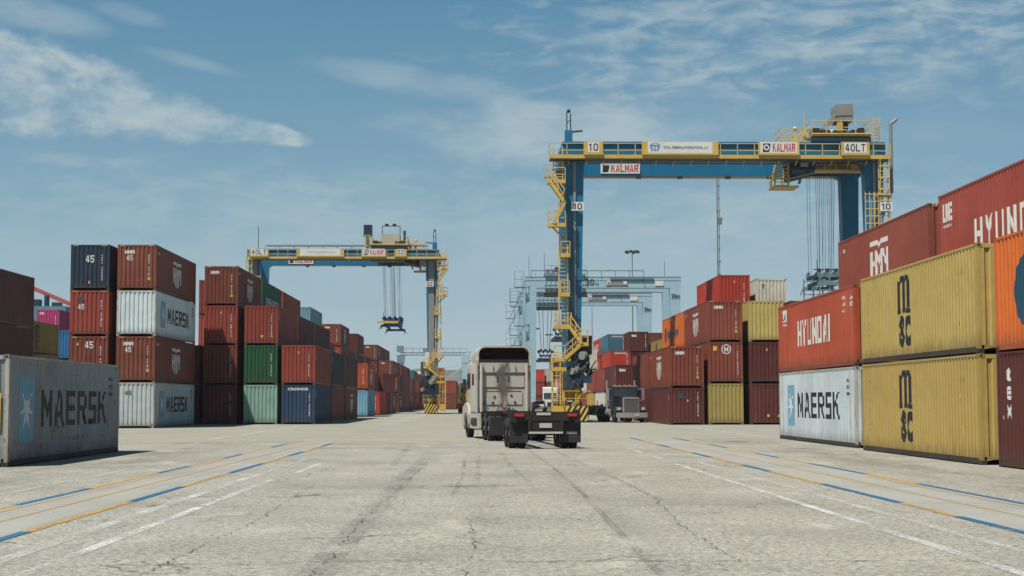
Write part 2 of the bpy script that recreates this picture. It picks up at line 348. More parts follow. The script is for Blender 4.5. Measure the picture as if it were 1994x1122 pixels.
def disc2d(r, n=20, r0=0.):
    if not r0: return [(math.cos(2*math.pi*k/n)*r, math.sin(2*math.pi*k/n)*r) for k in range(n)], [tuple(range(n))]
    V = [(math.cos(2*math.pi*k/n)*q, math.sin(2*math.pi*k/n)*q) for q in (r0, r) for k in range(n)]
    return V, [(k, (k+1) % n, n+(k+1) % n, n+k) for k in range(n)]
def rect2d(w, h): return [(0, 0), (w, 0), (w, h), (0, h)], [(0, 1, 2, 3)]
def decal(name, g, m, parent, fn, breaks=None):
    """2D shapes g laid on a surface: fn(u,v) -> 3D point; breaks = u values at which the surface folds"""
    V, F = g
    bm = bmesh.new(); vs = [bm.verts.new((x, y, 0)) for x, y in V]
    for f in F:
        try: bm.faces.new([vs[i] for i in f])
        except ValueError: pass
    if breaks:
        u0 = min(v[0] for v in V); u1 = max(v[0] for v in V)
        for b in breaks:
            if u0 < b < u1:
                bmesh.ops.bisect_plane(bm, geom=bm.verts[:]+bm.edges[:]+bm.faces[:], plane_co=(b, 0, 0), plane_no=(1, 0, 0), dist=1e-5)
    for v in bm.verts: v.co = Vector(fn(v.co.x, v.co.y))
    me = bpy.data.meshes.new(name); bm.to_mesh(me); bm.free(); me.materials.append(m)
    return link(name, me, parent)

# ------------------------------------------------------------ shipping containers
CW = 2.438
SP, SD = .278, .028      # side corrugation pitch, depth
EP, ED = .2750, .045
def profile(a, b, pitch, depth, frac=(.26, .24, .26, .24)):
    """breakpoints (s, offset) from a to b; offset 0 is the outer plane"""
    n = max(1, round((b-a)/pitch)); p = (b-a)/n; out = []
    for k in range(n):
        s = a+k*p; out += [(s, 0), (s+p*frac[0], 0), (s+p*(frac[0]+frac[1]), -depth), (s+p*(1-frac[3]), -depth)]
    out.append((b, 0)); return out
def prof_at(pr, s):
    if s <= pr[0][0] or s >= pr[-1][0]: return 0.
    lo, hi = 0, len(pr)-1
    while hi-lo > 1:
        m_ = (lo+hi)//2
        if pr[m_][0] <= s: lo = m_
        else: hi = m_
    a, b = pr[lo], pr[hi]
    return a[1]+(b[1]-a[1])*(s-a[0])/max(1e-9, b[0]-a[0])
_cm = {}
def cmesh(kind, L, H):
    k = (kind, L, H)
    if k in _cm: return _cm[k]
    b = MB(); hx = CW/2; hy = L/2; e = .008
    if kind == 'frame':
        for sx in (-1, 1):
            for sy in (-1, 1):
                b.box(sx*hx, sx*(hx-.10), sy*hy, sy*(hy-.16), .11, H-.11)
            b.box(sx*(hx-.004), sx*(hx-.07), -hy+.16, hy-.16, H-.075, H-.012)
            b.box(sx*(hx-.012), sx*(hx-.08), -hy+.17, hy-.17, .035, .165)
            if L > 13:
                for sy in (-1, 1): b.box(sx*(hx-.006), sx*(hx-.05), sy*(hy-.762)-.05, sy*(hy-.762)+.05, .165, H-.075)
        for sy in (-1, 1):
            b.box(-hx+.17, hx-.17, sy*(hy-.004), sy*(hy-.09), H-.13, H-.02)
            b.prism([(-hx+.17, .10), (-hx+.42, .15), (hx-.42, .15), (hx-.17, .10), (hx-.17, .21), (-hx+.17, .21)], 'y', sy*(hy-.006), sy*(hy-.10))
        b.box(-hx+.08, hx-.08, -hy+.10, hy-.10, .13, .16)
    elif kind == 'casting':
        b.box(-.081, .081, -.089, .089, -.059, .059)
    elif kind == 'hole':
        n = 10
        b.tube((0, -.001, 0), (0, .001, 0), .034, n)
    elif kind == 'side':        # faces +x, local origin at container centre
        pr = profile(-hy+.16, hy-.16, SP, SD); z0, z1 = .165, H-.075
        for (s0, o0), (s1, o1) in zip(pr, pr[1:]):
            b.face((hx-e+o0, s0, z0), (hx-e+o1, s1, z0), (hx-e+o1, s1, z1), (hx-e+o0, s0, z1))
    elif kind == 'end':         # faces -y
        pr = profile(-hx+.10, hx-.10, EP, ED, (.42, .16, .26, .16)); z0, z1 = .21, H-.12
        for (s0, o0), (s1, o1) in zip(pr, pr[1:]):
            b.face((s0, -hy+e-o0, z0), (s1, -hy+e-o1, z0), (s1, -hy+e-o1, z1), (s0, -hy+e-o0, z1))
    elif kind == 'roof':
        pr = profile(-hy+.10, hy-.10, .42, .02)
        for (s0, o0), (s1, o1) in zip(pr, pr[1:]):
            b.face((-hx+.07, s0, H-.02+o0), (hx-.07, s0, H-.02+o0), (hx-.07, s1, H-.02+o1), (-hx+.07, s1, H-.02+o1))
    elif kind == 'stripe':
        for sx in (-1, 1):
            for q in range(3):
                x = sx*(hx-.30)+(q-1)*.13
                b.face((x-.05, -hy-.001, H-.12), (x-.0, -hy-.001, H-.12), (x+.05, -hy-.001, H-.03), (x, -hy-.001, H-.03))
    me = b.mesh('container_'+kind, None)
    _cm[k] = me; return me
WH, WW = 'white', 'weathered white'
FRUST = mat('rusty white frame', srgb(196, 190, 174), .7, 0, .4, .5, 1.15, .9, .3)
class Box:
    """one container: an Empty with frame, panels, castings and painted marks"""
    def __init__(s, x0, y0, z0, L, H, colour, label, near=1, group=None, side=1, dark=False, stripes=False):
        s.L, s.H, s.side, s.near = L, H, side, near
        s.c = thing('shipping_container', label, 'container', (x0+CW/2, y0+L/2, z0), 0, group)
        m = CP[colour]; p = s.c
        tint = rnd.uniform(.80, 1.16); hue = rnd.uniform(-.05, .05)
        link('frame', cmesh('frame', L, H), p, {WH: FRUST, WW: FRUST}.get(colour, m))
        a = link('side_panel', cmesh('side', L, H), p, m)
        bb = link('side_panel', cmesh('side', L, H), p, m); bb.rotation_euler = (0, 0, math.pi)
        link('end_panel', cmesh('end', L, H), p, m)
        e2 = link('end_panel', cmesh('end', L, H), p, m); e2.rotation_euler = (0, 0, math.pi)
        link('roof_panel', cmesh('roof', L, H), p, m)
        if near:
            for sx in (-1, 1):
                for sy in (-1, 1):
                    for z in (.061, H-.061):
                        cst = link('corner_casting', cmesh('casting', 0, 0), p, M['darkrail'] if near == 2 and z < 1 else m, (sx*(CW/2-.079), sy*(L/2-.087), z))
                        if near == 2 and sy < 0:
                            link('casting_hole', cmesh('hole', 0, 0), cst, M['hole'], (0, -.0895, 0))
        if dark:
            b = MB()
            for sx in (-1, 1): b.box(sx*(CW/2-.002), sx*(CW/2-.06), -L/2+.18, L/2-.18, .03, .175)
            b.build('bottom_rail', M['darkrail'], p)
        for ch in s.c.children:
            ch.color = (tint*(1+hue), tint, tint*(1-hue), 1)
            for g in ch.children: g.color = ch.color
        if stripes: link('stripe', cmesh('stripe', L, H), p, M['yellowtag'])
    # surface maps: u from the reader's left edge, v from the bottom
    def on_side(s, u0, v0):
        pr = profile(-s.L/2+.16, s.L/2-.16, SP, SD); hx = CW/2-.008; sd = s.side; hl = s.L/2
        def fn(u, v):
            y = (u+u0-hl)*sd
            o = prof_at(pr, y*sd)+.004
            return (sd*(hx+o), y, v+v0)
        br = [q[0]+hl-u0 for q in pr] if s.near == 2 else None
        if s.near != 2:
            def fn(u, v): return (sd*(hx+.005), (u+u0-hl)*sd, v+v0)
        return fn, br
    def on_end(s, u0, v0):
        hy = s.L/2-.008
        return (lambda u, v: (u+u0-CW/2, -hy-.006, v+v0)), None
    def side_mark(s, name, g, m, u0, v0): fn, br = s.on_side(u0, v0); return decal(name, g, m, s.c, fn, br)
    def end_mark(s, name, g, m, u0, v0): fn, br = s.on_end(u0, v0); return decal(name, g, m, s.c, fn, br)
H9, H8 = 2.896, 2.591
L4, L5, L2 = 12.192, 13.716, 6.058

def code_strip(b, u, v=.45, h=1.7, m='white'):
    """vertical container number on an end"""
    s = ''.join(rnd.choice('ABCEHKLMTU') for _ in range(4))+' '+''.join(rnd.choice('0123456789') for _ in range(6))
    V = []; F = []
    n = len(s)
    for i, ch in enumerate(s):
        if ch == ' ': continue
        g = rect2d(.075, h/n*.62) if b.near == 0 else text2d(ch, .085, h/n*.66, .03)
        k = len(V); V += [(x, y-i*h/n) for x, y in g[0]]; F += [tuple(q+k for q in f) for f in g[1]]
    b.end_mark('container_number', (V, F), M[m], u, v+h)
def tag_marks(b, kinds):
    """small stickers on the end panel: t triangle, s square"""
    for k, u, v in kinds:
        if k == 't': b.end_mark('warning_sticker', ([(0, 0), (.16, 0), (.08, .2)], [(0, 1, 2)]), M['yellowtag'], u, v)
        else: b.end_mark('warning_sticker', rect2d(.17, .17), M['yellowtag'], u, v)
def mark(b, kind):
    L, H = b.L, b.H; W, K = M['white'], M['black']
    for k in kind.split('+'):
        if k == 'shield':       # large white shield of letters, centre of the side
            b.side_mark('logo', shield2d(2.7, 1.80), W, L/2-1.35, .58)
            b.side_mark('small_print', text2d('5  J DC', .9, .2, .03), W, .35 if b.side < 0 else .3, H-.62)
        elif k == 'shield_end':
            b.end_mark('logo_lettering', text2d('HMM', .62, .24, .07), W, .45, H-.60); code_strip(b, 1.93); tag_marks(b, [('t', 1.90, 1.0), ('s', 1.90, .62)])
        elif k == 'n45':
            b.end_mark('number', block2d('45', .38, .34, .24, .17, .2), W, .56, H-1.02)
        elif k == 'N45':
            b.end_mark('number', block2d('45', .52, .46, .24, .17, .2), W, .95, H-1.15); code_strip(b, 1.93); tag_marks(b, [('t', 1.1, .42)])
        elif k == 'N45b':
            b.end_mark('number', block2d('45', .50, .44, .24, .17, .2), W, 1.0, H-.78); code_strip(b, 1.93); tag_marks(b, [('t', .45, H-.58)])
        elif k == 'tri45':
            b.end_mark('logo', ([(0, 0), (.32, 0), (.32, .14), (.18, .3), (.1, .26)], [(0, 1, 2, 3, 4)]), M['tealmark'], .52, H-.72)
            b.end_mark('number', block2d('45', .38, .34, .24, .17, .2), W, .52, H-1.22); code_strip(b, 1.93); tag_marks(b, [('t', 1.92, 1.0)])
        elif k == 'w45':
            b.end_mark('number', block2d('45', .42, .26, .24, .17, .2), K, .5+.1, H-.80)
        elif k == 'code': code_strip(b, 1.93)
        elif k == 'tags': tag_marks(b, [('t', 1.92, .55), ('s', 1.2, .55)])
        elif k == 'tag1': tag_marks(b, [('t', 1.15, H-.62)])
        elif k == 'star':
            s0 = .95+(L-L4)/2; wq = 1.4
            b.side_mark('logo_square', rect2d(wq, 1.72), M['star'], s0, .62)
            fn, br = b.on_side(s0+wq/2, 1.50)
            V, F = star2d(.62, .17, 7)
            V = [(x*1.05, y*1.18) for x, y in V]
            decal('logo_star', (V, F), M['white'] if b.near == 2 else M['white'], b.c, (lambda u, v: tuple(Vector(fn(u, v))+Vector((b.side*.003, 0, 0)))), br)
            b.side_mark('lettering', block2d('MAERSK', 7.4, 1.02, .27, .17, .20), K, 3.1+(L-L4)/2, .98)
            for i, tx in enumerate(('MSKU', '45G1', '86')): b.side_mark('small_print', text2d(tx, .5, .12, .03), K, L-1.35, H-.55-i*.24)
        elif k == 'ship':
            b.side_mark('lettering', block2d('HYUNDAI', 5.9, 1.05, .28, .18, .26), W, 4.0, 1.02)
            b.side_mark('logo_square', rect2d(.9, .5), W, .85, H-.72)
            fn, br = b.on_side(1.0, H-.66)
            decal('logo_lettering', text2d('LINE', .6, .3, .05), M['tealmark'], b.c, (lambda u, v: tuple(Vector(fn(u, v))+Vector((b.side*.003, 0, 0)))), br)
            b.side_mark('small_print', text2d('HYUNDAI', .9, .12, .03), W, .85, H-.92)
            b.side_mark('number', rot2d(block2d('45', .42, .36, .24, .17, .2)), W, L-.62, H-.35)
            for i in range(3): b.side_mark('small_print', text2d(('HDMU', '45', 'G1')[i], .4, .13, .03), W, L-1.75, H-.45-i*.24)
        elif k == 'big_ship':
            b.side_mark('lettering', block2d('HYUNDAI', 6.4, 1.0, .26, .18, .34), W, 3.7, .66)
            b.side_mark('logo_lettering', text2d('LINE', .95, .62, .05), W, .45, H-.98)
            b.side_mark('small_print', text2d('HYUNDAI', .9, .1, .03), W, .45, H-1.18)
        elif k == 'msc':
            uc = L*(.425 if b.side < 0 else .425)
            V = []; F = []
            def addp(pts):
                i = len(V); V.extend(pts); F.append(tuple(range(i, i+len(pts))))
            x0 = 0.; bw = .30
            addp([(.06, .18), (.36, .18), (.36, 1.05), (.06, 1.18)]); addp([(.56, .18), (.84, .18), (.84, 1.12), (.56, 1.12)]); addp([(1.06, .18), (1.36, .18), (1.36, 1.05), (1.06, 1.12)])
            addp([(.36, .95), (.56, 1.12), (.56, 1.28), (.46, 1.28), (.36, 1.15)]); addp([(.56, 1.12), (.84, 1.12), (.78, 1.28), (.56, 1.28)]); addp([(.84, .95), (1.06, 1.12), (1.1, 1.28), (.95, 1.28), (.84, 1.12)]); addp([(1.06, 1.12), (1.36, 1.05), (1.30, 1.24), (1.1, 1.28)])
            addp([(-.04, .02), (.44, .02), (.44, .18), (-.04, .18)]); addp([(.52, .04), (.92, .04), (.92, .18), (.52, .18)]); addp([(1.0, .02), (1.52, .0), (1.52, .14), (1.0, .18)])
            b.side_mark('lettering', ([(x*.98, y*.92) for x, y in V], F), K, uc-.7, 1.42)
            b.side_mark('lettering', text2d('S', .60, .98, .07), K, uc-.52, .40); b.side_mark('lettering', text2d('C', .60, .98, .07), K, uc+.12, .40)
            for i, ch in enumerate('MSCU 4716'):
                if ch != ' ': b.side_mark('small_print', text2d(ch, .09, .12, .02), M['tealmark'], .95 if b.side < 0 else L-.9, 2.25-i*.2)
            b.side_mark('warning_sticker', rect2d(.22, .26), M['yellowtag'], L-1.65, .72); b.side_mark('warning_print', rect2d(.12, .16), M['redtag'], L-1.60, .765).location = (b.side*.004, 0, 0)
            b.side_mark('placard', ([(0, 0), (.20, .0), (.20, .30)], [(0, 1, 2)]), M['yellowtag'], L-1.75, 1.75)
            b.side_mark('small_print', text2d('45 G1', .5, .16, .02), MATS['container paint olive'], L-1.7, 2.15)
        elif k == 'tex_end':
            b.end_mark('lettering', text2d('tex', .72, .34, .06), W, .28, H-.68); code_strip(b, 2.02); 
        elif k == 'tex_side':
            for i, ch in enumerate('tex'): b.side_mark('lettering', text2d(ch, .40, .34, .03), W, .62, H-.75-i*.46)
            b.side_mark('small_print', disc2d(.05, 8), W, .35, 1.25)
        elif k == 'tri':
            b.end_mark('logo', ([(0, 0), (.34, 0), (.34, .14), (.2, .32), (.1, .28)], [(0, 1, 2, 3, 4)]), M['tealmark'], .62, H-.72); code_strip(b, 1.95); tag_marks(b, [('t', 1.2, H-.98)])
            b.side_mark('small_print', text2d('4 5', .25, .4, .05), W, L-.6, H-.9)
        elif k == 'ring':
            b.end_mark('logo', disc2d(.34, 24, .27), W, 1.28, H-.52); b.end_mark('logo_lettering', text2d('H', .3, .3, .06), W, 1.13, H-.67); code_strip(b, 2.03)
            b.end_mark('warning_sticker', rect2d(.26, .32), M['yellowtag'], .36, H-.62)
        elif k == 'hapag':
            b.side_mark('lettering', text2d('Hapag-Lloyd', 7.4, .95, .035), M['tealmark'], 3.4, .95)
            b.side_mark('logo', polys2d([(0, 0), (.45, 0), (.45, 1.2), (0, 1.2)], [(.55, .1), (1.0, .1), (1.0, 1.3), (.55, 1.3)], w=1.1, h=1), M['tealmark'], 1.8, .85)
        elif k == 'hapag_near':
            g = disc2d(1.0, 26); V = [(x*1.0, y*.92) for x, y in g[0]]
            b.side_mark('logo', (V, g[1]), M['tealmark'], 2.35, 1.42)
            b.side_mark('lettering', text2d('Hapag-Lloyd', 7.0, .9, .03), M['tealmark'], 4.6, .9)
        elif k == 'green':
            b.side_mark('lettering', text2d('EVERGREEN', L*.66, .75, .03), W, L*.17, .85)
        elif k == 'dark_letters':
            b.side_mark('lettering', text2d('Hapag-Lloyd', L*.6, .8, .03), M['tealmark'], L*.3, .8)
            b.side_mark('logo', polys2d([(0, 0), (1, .0), (.8, 1.3), (.2, 1.3)]), M['tealmark'], L*.12, .7)
        elif k == 'row_end':
            b.end_mark('lettering', text2d('CRONOS', 1.5, .2, .04), W, .45, H-.42); code_strip(b, 2.0)
            b.side_mark('small_print', text2d('22 G1', .3, .5, .04), W, .5, H-.9)
        elif k == 'w_end': b.end_mark('lettering', text2d('T', .22, .3, .06), K, .45, H-.75)
        elif k == 'num53': b.side_mark('number', text2d('53', 1.6, .55, .05), K, 2.0, 1.2); b.side_mark('lettering', text2d('UMAX', 2.2, .9, .02), M['cgrey'], 7.5, .6)
        elif k == 'wl_side': b.side_mark('lettering', text2d('HAMBURG SUD', 7, 1.1, .04), W, 2.2, .8)
        elif k == 'side_code': b.side_mark('small_print', text2d('22 G1', .3, .7, .04), W, .55 if b.side > 0 else L-.9, H-1.1)
        elif k == 'kline': b.end_mark('lettering', text2d('ONE', .5, .3, .04), W, .3, H-.55); code_strip(b, 2.0)

LV = ['bottom', 'second', 'third', 'topmost']
LEV = ['bottom level', 'second level', 'third level', 'fourth level']
ORD = ['first', 'second', 'third', 'fourth', 'fifth', 'sixth', 'seventh', 'eighth', 'ninth', 'tenth', 'eleventh', 'twelfth', 'thirteenth', 'fourteenth', 'fifteenth', 'sixteenth', 'seventeenth', 'eighteenth', 'nineteenth', 'twentieth']
ORD += ['twenty-'+q for q in ORD[:9]]
DESC = {'shield': 'white shield logo', 'star': 'blue star logo', 'ship': 'white lettering', 'big_ship': 'large white lettering', 'msc': 'tall black letters', 'tex_end': 'small white letters', 'tex_side': 'vertical white letters', 'tri': 'dark teal triangle',
        'ring': 'white ring logo', 'hapag': 'dark lettering', 'green': 'pale lettering', 'dark_letters': 'dark lettering', 'row_end': 'white top lettering', 'num53': 'black numerals', 'N45': 'large white 45', 'N45b': 'large white 45', 'tri45': 'white 45', 'w_end': 'black mark', 'wl_side': 'white lettering'}
ROWN = ['lane-side', 'second', 'third', 'fourth', 'fifth', 'sixth', 'seventh']
counts = {}
def stack(block, row, y0, L, levels, x0=None, desc=None):
    """levels: list of (H, colour, marks or '') from the bottom; None colour = omitted"""
    side = 1 if block == 'left' else -1
    k = counts.get((block, row), 0); counts[(block, row)] = k+1
    z = 0.0
    near = 2 if y0 < 60 else (1 if y0 < 145 else 0)
    for i, lv in enumerate(levels):
        Hh, colour, marks = lv[:3]
        if colour:
            LL = lv[3] if len(lv) > 3 else L
            ds = next((DESC[q] for q in marks.split('+') if q in DESC), None)
            lab = lv[4] if len(lv) > 4 else f"{colour} container{' with '+ds if ds else ''}, {LEV[i]}, {ORD[k]} stack back, {desc or ROWN[row]+' row, '+block+' yard'}"
            b = Box(x0, y0, z, LL, Hh, colour, lab, near, f'containers stacked in the {block} yard', side, 'msc' in marks or 'star' in marks and y0 < 60, 'shield' in marks or '45' in marks)
            if marks: mark(b, marks)
            if len(lv) > 5: lv[5](b)
        z += Hh+.008
# ---- left yard rows (x of the road-facing side)
LX = {0: -11.9, 1: -14.65, 2: -17.6, 3: -20.35, 4: -23.3, 5: -26.2}
def LS(row, y0, levels, L=L4, face=None, desc=None): stack('left', row, y0, L, levels, (LX.get(row) if face is None else face)-CW, desc)
B_, RB, DM, BR, RED, OR_, ORG, MY, OY, WH, WW, OW, NV, DB, SL, LB, TB, MG, DG, PK, BB = list(CP)
b9 = lambda c, m='', *a: (H9, c, m, *a)
b8 = lambda c, m='', *a: (H8, c, m, *a)

# weathered container by itself near the camera
def near_marks(b):
    b.side_mark('repaint_patch', rect2d(1.15, 1.15), M['pgrey'], 7.55, .20)
    b.side_mark('repaint_patch', rect2d(.75, 1.25), M['pgrey'], 10.7, .95)
    for u, v, w_, h_ in ((4.3, .82, .25, .05), (4.75, .88, .12, .1), (5.0, .80, .18, .04), (5.25, .92, .16, .06), (5.4, .60, .22, .05), (5.9, .58, .3, .04), (6.4, .55, .45, .05), (7.0, .58, .12, .1), (7.35, .62, .35, .04), (6.9, .9, .12, .05), (6.75, 2.45, .14, .05), (6.65, 2.15, .06, .22), (10.0, .55, .1, .06), (3.1, .35, .08, .2)):
        b.side_mark('scrape', rect2d(w_, h_), M['grime'], u, v)
    b.end_mark('warning_placard', rect2d(.16, .95), M['yellowtag'], CW-.36, .95)
    b.end_mark('warning_placard', rect2d(.10, .26), M['black'], CW-.34, 1.3).location = (0, -.003, 0)
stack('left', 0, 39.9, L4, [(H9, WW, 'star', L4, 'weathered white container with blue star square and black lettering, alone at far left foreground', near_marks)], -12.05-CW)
counts[('left', 0)] = 0
LS(0, 113, [b9(NV, 'row_end'), b9(BR, 'tag1+code+side_code')])
LS(0, 126, [b9(RB), b9(DB, 'side_code')]); LS(0, 139.2, [b9(B_, 'shield'), b9(DM)], L5)
LS(0, 166.7, [b9(LB), b9(OR_, 'shield+shield_end')]); LS(0, 187, [b9(RED, 'code')]); LS(0, 200.5, [b9(B_)]); LS(0, 214, [b9(B_, 'shield')])
LS(0, 234, [b9(DM, 'shield'), b9(DM, 'code')]); LS(0, 247, [b9(B_), b9(B_)]); LS(0, 260, [b9(RB), b9(B_)]); LS(0, 279, [b9(B_, 'code'), b9(RB, 'code')]); LS(0, 292, [b9(SL), b9(B_, 'shield')])
LS(1, 113, [b9(MG, 'tag1'), b9(DG, 'code'), b9(BR, 'code+tags+side_code')])
LS(1, 126, [b9(B_), b9(DM), b9(DM)]); LS(1, 139, [b9(B_), b9(B_), b9(DM, 'code')], L5); LS(1, 166, [b9(B_), b9(B_)]); LS(1, 187, [b9(RB), b9(OR_)]); LS(1, 200.5, [b9(B_), b9(DM)]); LS(1, 216, [b9(B_), b9(B_)])
LS(1, 240, [b9(B_), b9(B_)]); LS(1, 266, [b9(B_), b9(B_), b9(B_, 'shield+shield_end')]); LS(1, 279, [b9(B_), b9(B_), b9(RB)])
LS(2, 113, [b9(DM, 'code'), b9(B_, 'code'), b9(BR, 'code+tag1'), b9(B_, 'shield+shield_end')])
LS(2, 126, [b9(B_), b9(B_), b9(B_), b9(DG, 'green')]); LS(2, 139.2, [b9(B_), b9(B_), b9(B_), b9(OR_, 'dark_letters')], L5); LS(2, 162, [b9(B_), b9(B_), b9(DM), b9(LB)])
LS(2, 178, [b9(B_), b9(B_), b9(B_)]); LS(2, 197.6, [b9(B_), b9(B_), b9(OR_, 'code'), b9(RB, 'shield+shield_end')], L5); LS(2, 212, [b9(B_), b9(B_), b9(B_)]); LS(2, 226, [b9(B_), b9(B_), b9(DM), b9(DM)])
LS(2, 242, [b9(B_), b9(B_), b9(DM)]); LS(2, 270, [b9(B_), b9(B_), b9(B_), b9(B_, 'shield+shield_end')]); LS(2, 283, [(H9, None, ''), (H9, None, ''), b9(B_), b9(DM)]); LS(2, 296, [(H9, None, ''), (H9, None, ''), b9(B_), b9(B_)])
LS(3, 97.5, [b9(WH, 'star+w45'), b9(B_, 'shield+shield_end+n45'), b9(WH, 'star'), b9(B_, 'shield+shield_end+n45')], L5)
LS(3, 113, [b9(DM), b9(DM)]); LS(3, 126, [b9(B_), b9(B_), b9(BR), b9(BR)])
LS(4, 97.5, [b9(B_), b9(RB, 'N45b'), b9(BR, 'tri45'), b9(DB, 'N45')], L5)
LS(5, 75.6, [b9(DM), b9(DM), b9(DM, 'code')], L4, -25.2)
LS(6, 130, [b9(OY), b9(OY), b9(OY, 'msc')], L4, -38.5, desc='behind the near-left container'); LS(6, 152, [b9(BB), b9(BB), b9(BB)], L4, -38.8, desc='behind the near-left container')
LS(6, 167, [b9(RB), b9(RB), b9(RB), b9(PK, 'kline')], L4, -45.2, desc='behind the near-left container'); LS(6, 180, [b9(RB), b9(RB), b9(RB), b9(DM)], L4, -45.2, desc='behind the near-left container')
for i, (y, n1, n2) in enumerate([(308, 2, 3), (321, 2, 3), (334, 2, 2), (352, 2, 3), (366, 1, 3), (384, 2, 2), (402, 2, 3), (420, 2, 2), (440, 1, 3)]):
    pal = [B_, RB, B_, DM, BR, B_, OR_, TB, RED]
    LS(0, y, [b9(rnd.choice(pal), 'shield' if rnd.random() < .4 else '') for _ in range(n1)])
    LS(1, y, [(H9, None, '') if j < 1 else b9(rnd.choice(pal)) for j in range(n2)])
for y in (296,): LS(1, y, [b9(B_), b9(NV), b9(BR)])
# low stacks beyond the second crane, out in the lane
for j, (x, y, n) in enumerate([(-6.8, 310, 2), (-9.6, 322, 3), (-6.8, 330, 2), (-4.0, 352, 2)]):
    counts[('left', 6)] = counts.get(('left', 6), 0)
    stack('left', 6, y, L4, [b9(rnd.choice([BR, DM, B_, DG])) for _ in range(n)], x, 'low far stacks beyond the crane numbered 02')

# ---- right yard rows
RX = {0: 13.4, 1: 16.15, 2: 19.05, 3: 22.0, 4: 24.9}
def RS(row, y0, levels, L=L4, face=None): stack('right', row, y0, L, levels, RX[row] if face is None else face)
RS(0, 26.6, [b9(DM, 'tex_side'), b9(ORG, 'hapag_near')], L4, 13.17)
RS(0, 39.8, [b9(MY, 'msc'), b9(MY, 'msc')], L4, 13.04)
RS(0, 54.2, [(H9, WH, 'star', L5, 'white container with blue star square and black lettering, under the orange-red one, right foreground'), (H9, OR_, 'ship')], L5, 13.34)
RS(1, 40.2, [b9(B_), b9(B_), b9(BR, 'big_ship')], L4, 15.9); RS(1, 54.2, [b9(B_), b9(B_), b9(RB, 'shield')], L5, 16.07)
RS(0, 107.5, [b8(DM, 'tri'), b9(RB, 'shield+shield_end')]); RS(1, 107.5, [b9(MY, ''), b9(RB, 'ring'), b9(RB, 'shield+shield_end')]); RS(2, 107.5, [b9(DM, 'tags'), b9(DM, 'tag1'), b9(MY)]); RS(3, 107.5, [b9(DM), b9(B_), b9(B_)])
RS(0, 120.7, [b8(DM), b9(RB)]); RS(1, 120.5, [b9(B_), b9(B_), b9(ORG, 'hapag')], L5); RS(2, 120.7, [b9(B_), b9(B_), b9(B_), b9(RED, 'code+tag1', L2)]); RS(3, 120.7, [b9(B_), b9(B_), b9(B_), b8(OW, 'w_end+tag1')])
stack('right', 2, 127.0, L2, [(H9, None, ''), (H9, None, ''), (H9, None, ''), b9(RED, 'side_code')], RX[2])
RS(1, 134.8, [b9(B_), b9(DM)]); RS(2, 134, [b9(B_), b9(B_)]); RS(2, 156.7, [b8(B_), b8(B_), b9(OY, 'msc')]); RS(3, 134, [b8(B_), b9(B_), b9(B_)])
RS(0, 149, [b8(OW, 'num53'), b8(DM, 'tex_end+side_code')]); RS(0, 163, [b8(OW, 'num53'), b8(BR, 'side_code')]); RS(0, 177, [b8(MY), b8(RB)]); RS(0, 190.5, [b8(BR), b8(OW)]); RS(0, 204, [b9(RB), b9(OW), b9(OW)]); RS(0, 218, [b8(WH), b9(WH), b8(OW)])
RS(1, 149, [b8(B_), b9(B_)]); RS(1, 163, [b8(B_), b9(B_)]); RS(1, 187, [b8(B_), b8(B_), b8(RED, 'row_end')]); RS(1, 200.5, [b8(B_), b8(B_), b8(RED), b8(TB, 'row_end')], L4, 17.0); RS(1, 213.5, [b8(B_), b8(B_), b8(RED, 'wl_side'), b8(RED, 'wl_side')], L4, 17.0); RS(1, 227, [b8(B_), b8(B_), b8(OW), b8(OW)])
RS(2, 193, [b8(B_), b8(B_), b8(DM), b8(DM, 'tex_end')]); RS(3, 196, [b8(B_), b8(B_), b8(B_), b8(B_)])
for y, n1, n2 in [(232, 3, 3), (246, 2, 3), (262, 3, 4), (278, 2, 3), (296, 3, 3), (314, 2, 3), (332, 3, 4), (352, 2, 3), (374, 2, 3), (400, 2, 3)]:
    pal = [B_, RB, BR, DM, RED, OW, OR_, TB, B_]
    RS(0, y, [b8(rnd.choice(pal)) for _ in range(n1)])
    RS(1, y, [(H8, None, '') if j < 1 else b8(rnd.choice(pal)) for j in range(n2)])
stack('right', 0, 300, L4, [b8(B_), b8(BR), b8(RED)], 10.6, 'far in the lane'); stack('right', 0, 318, L4, [b8(BR), b8(B_), b8(NV)], 12.0, 'far in the lane')
exec_later = []

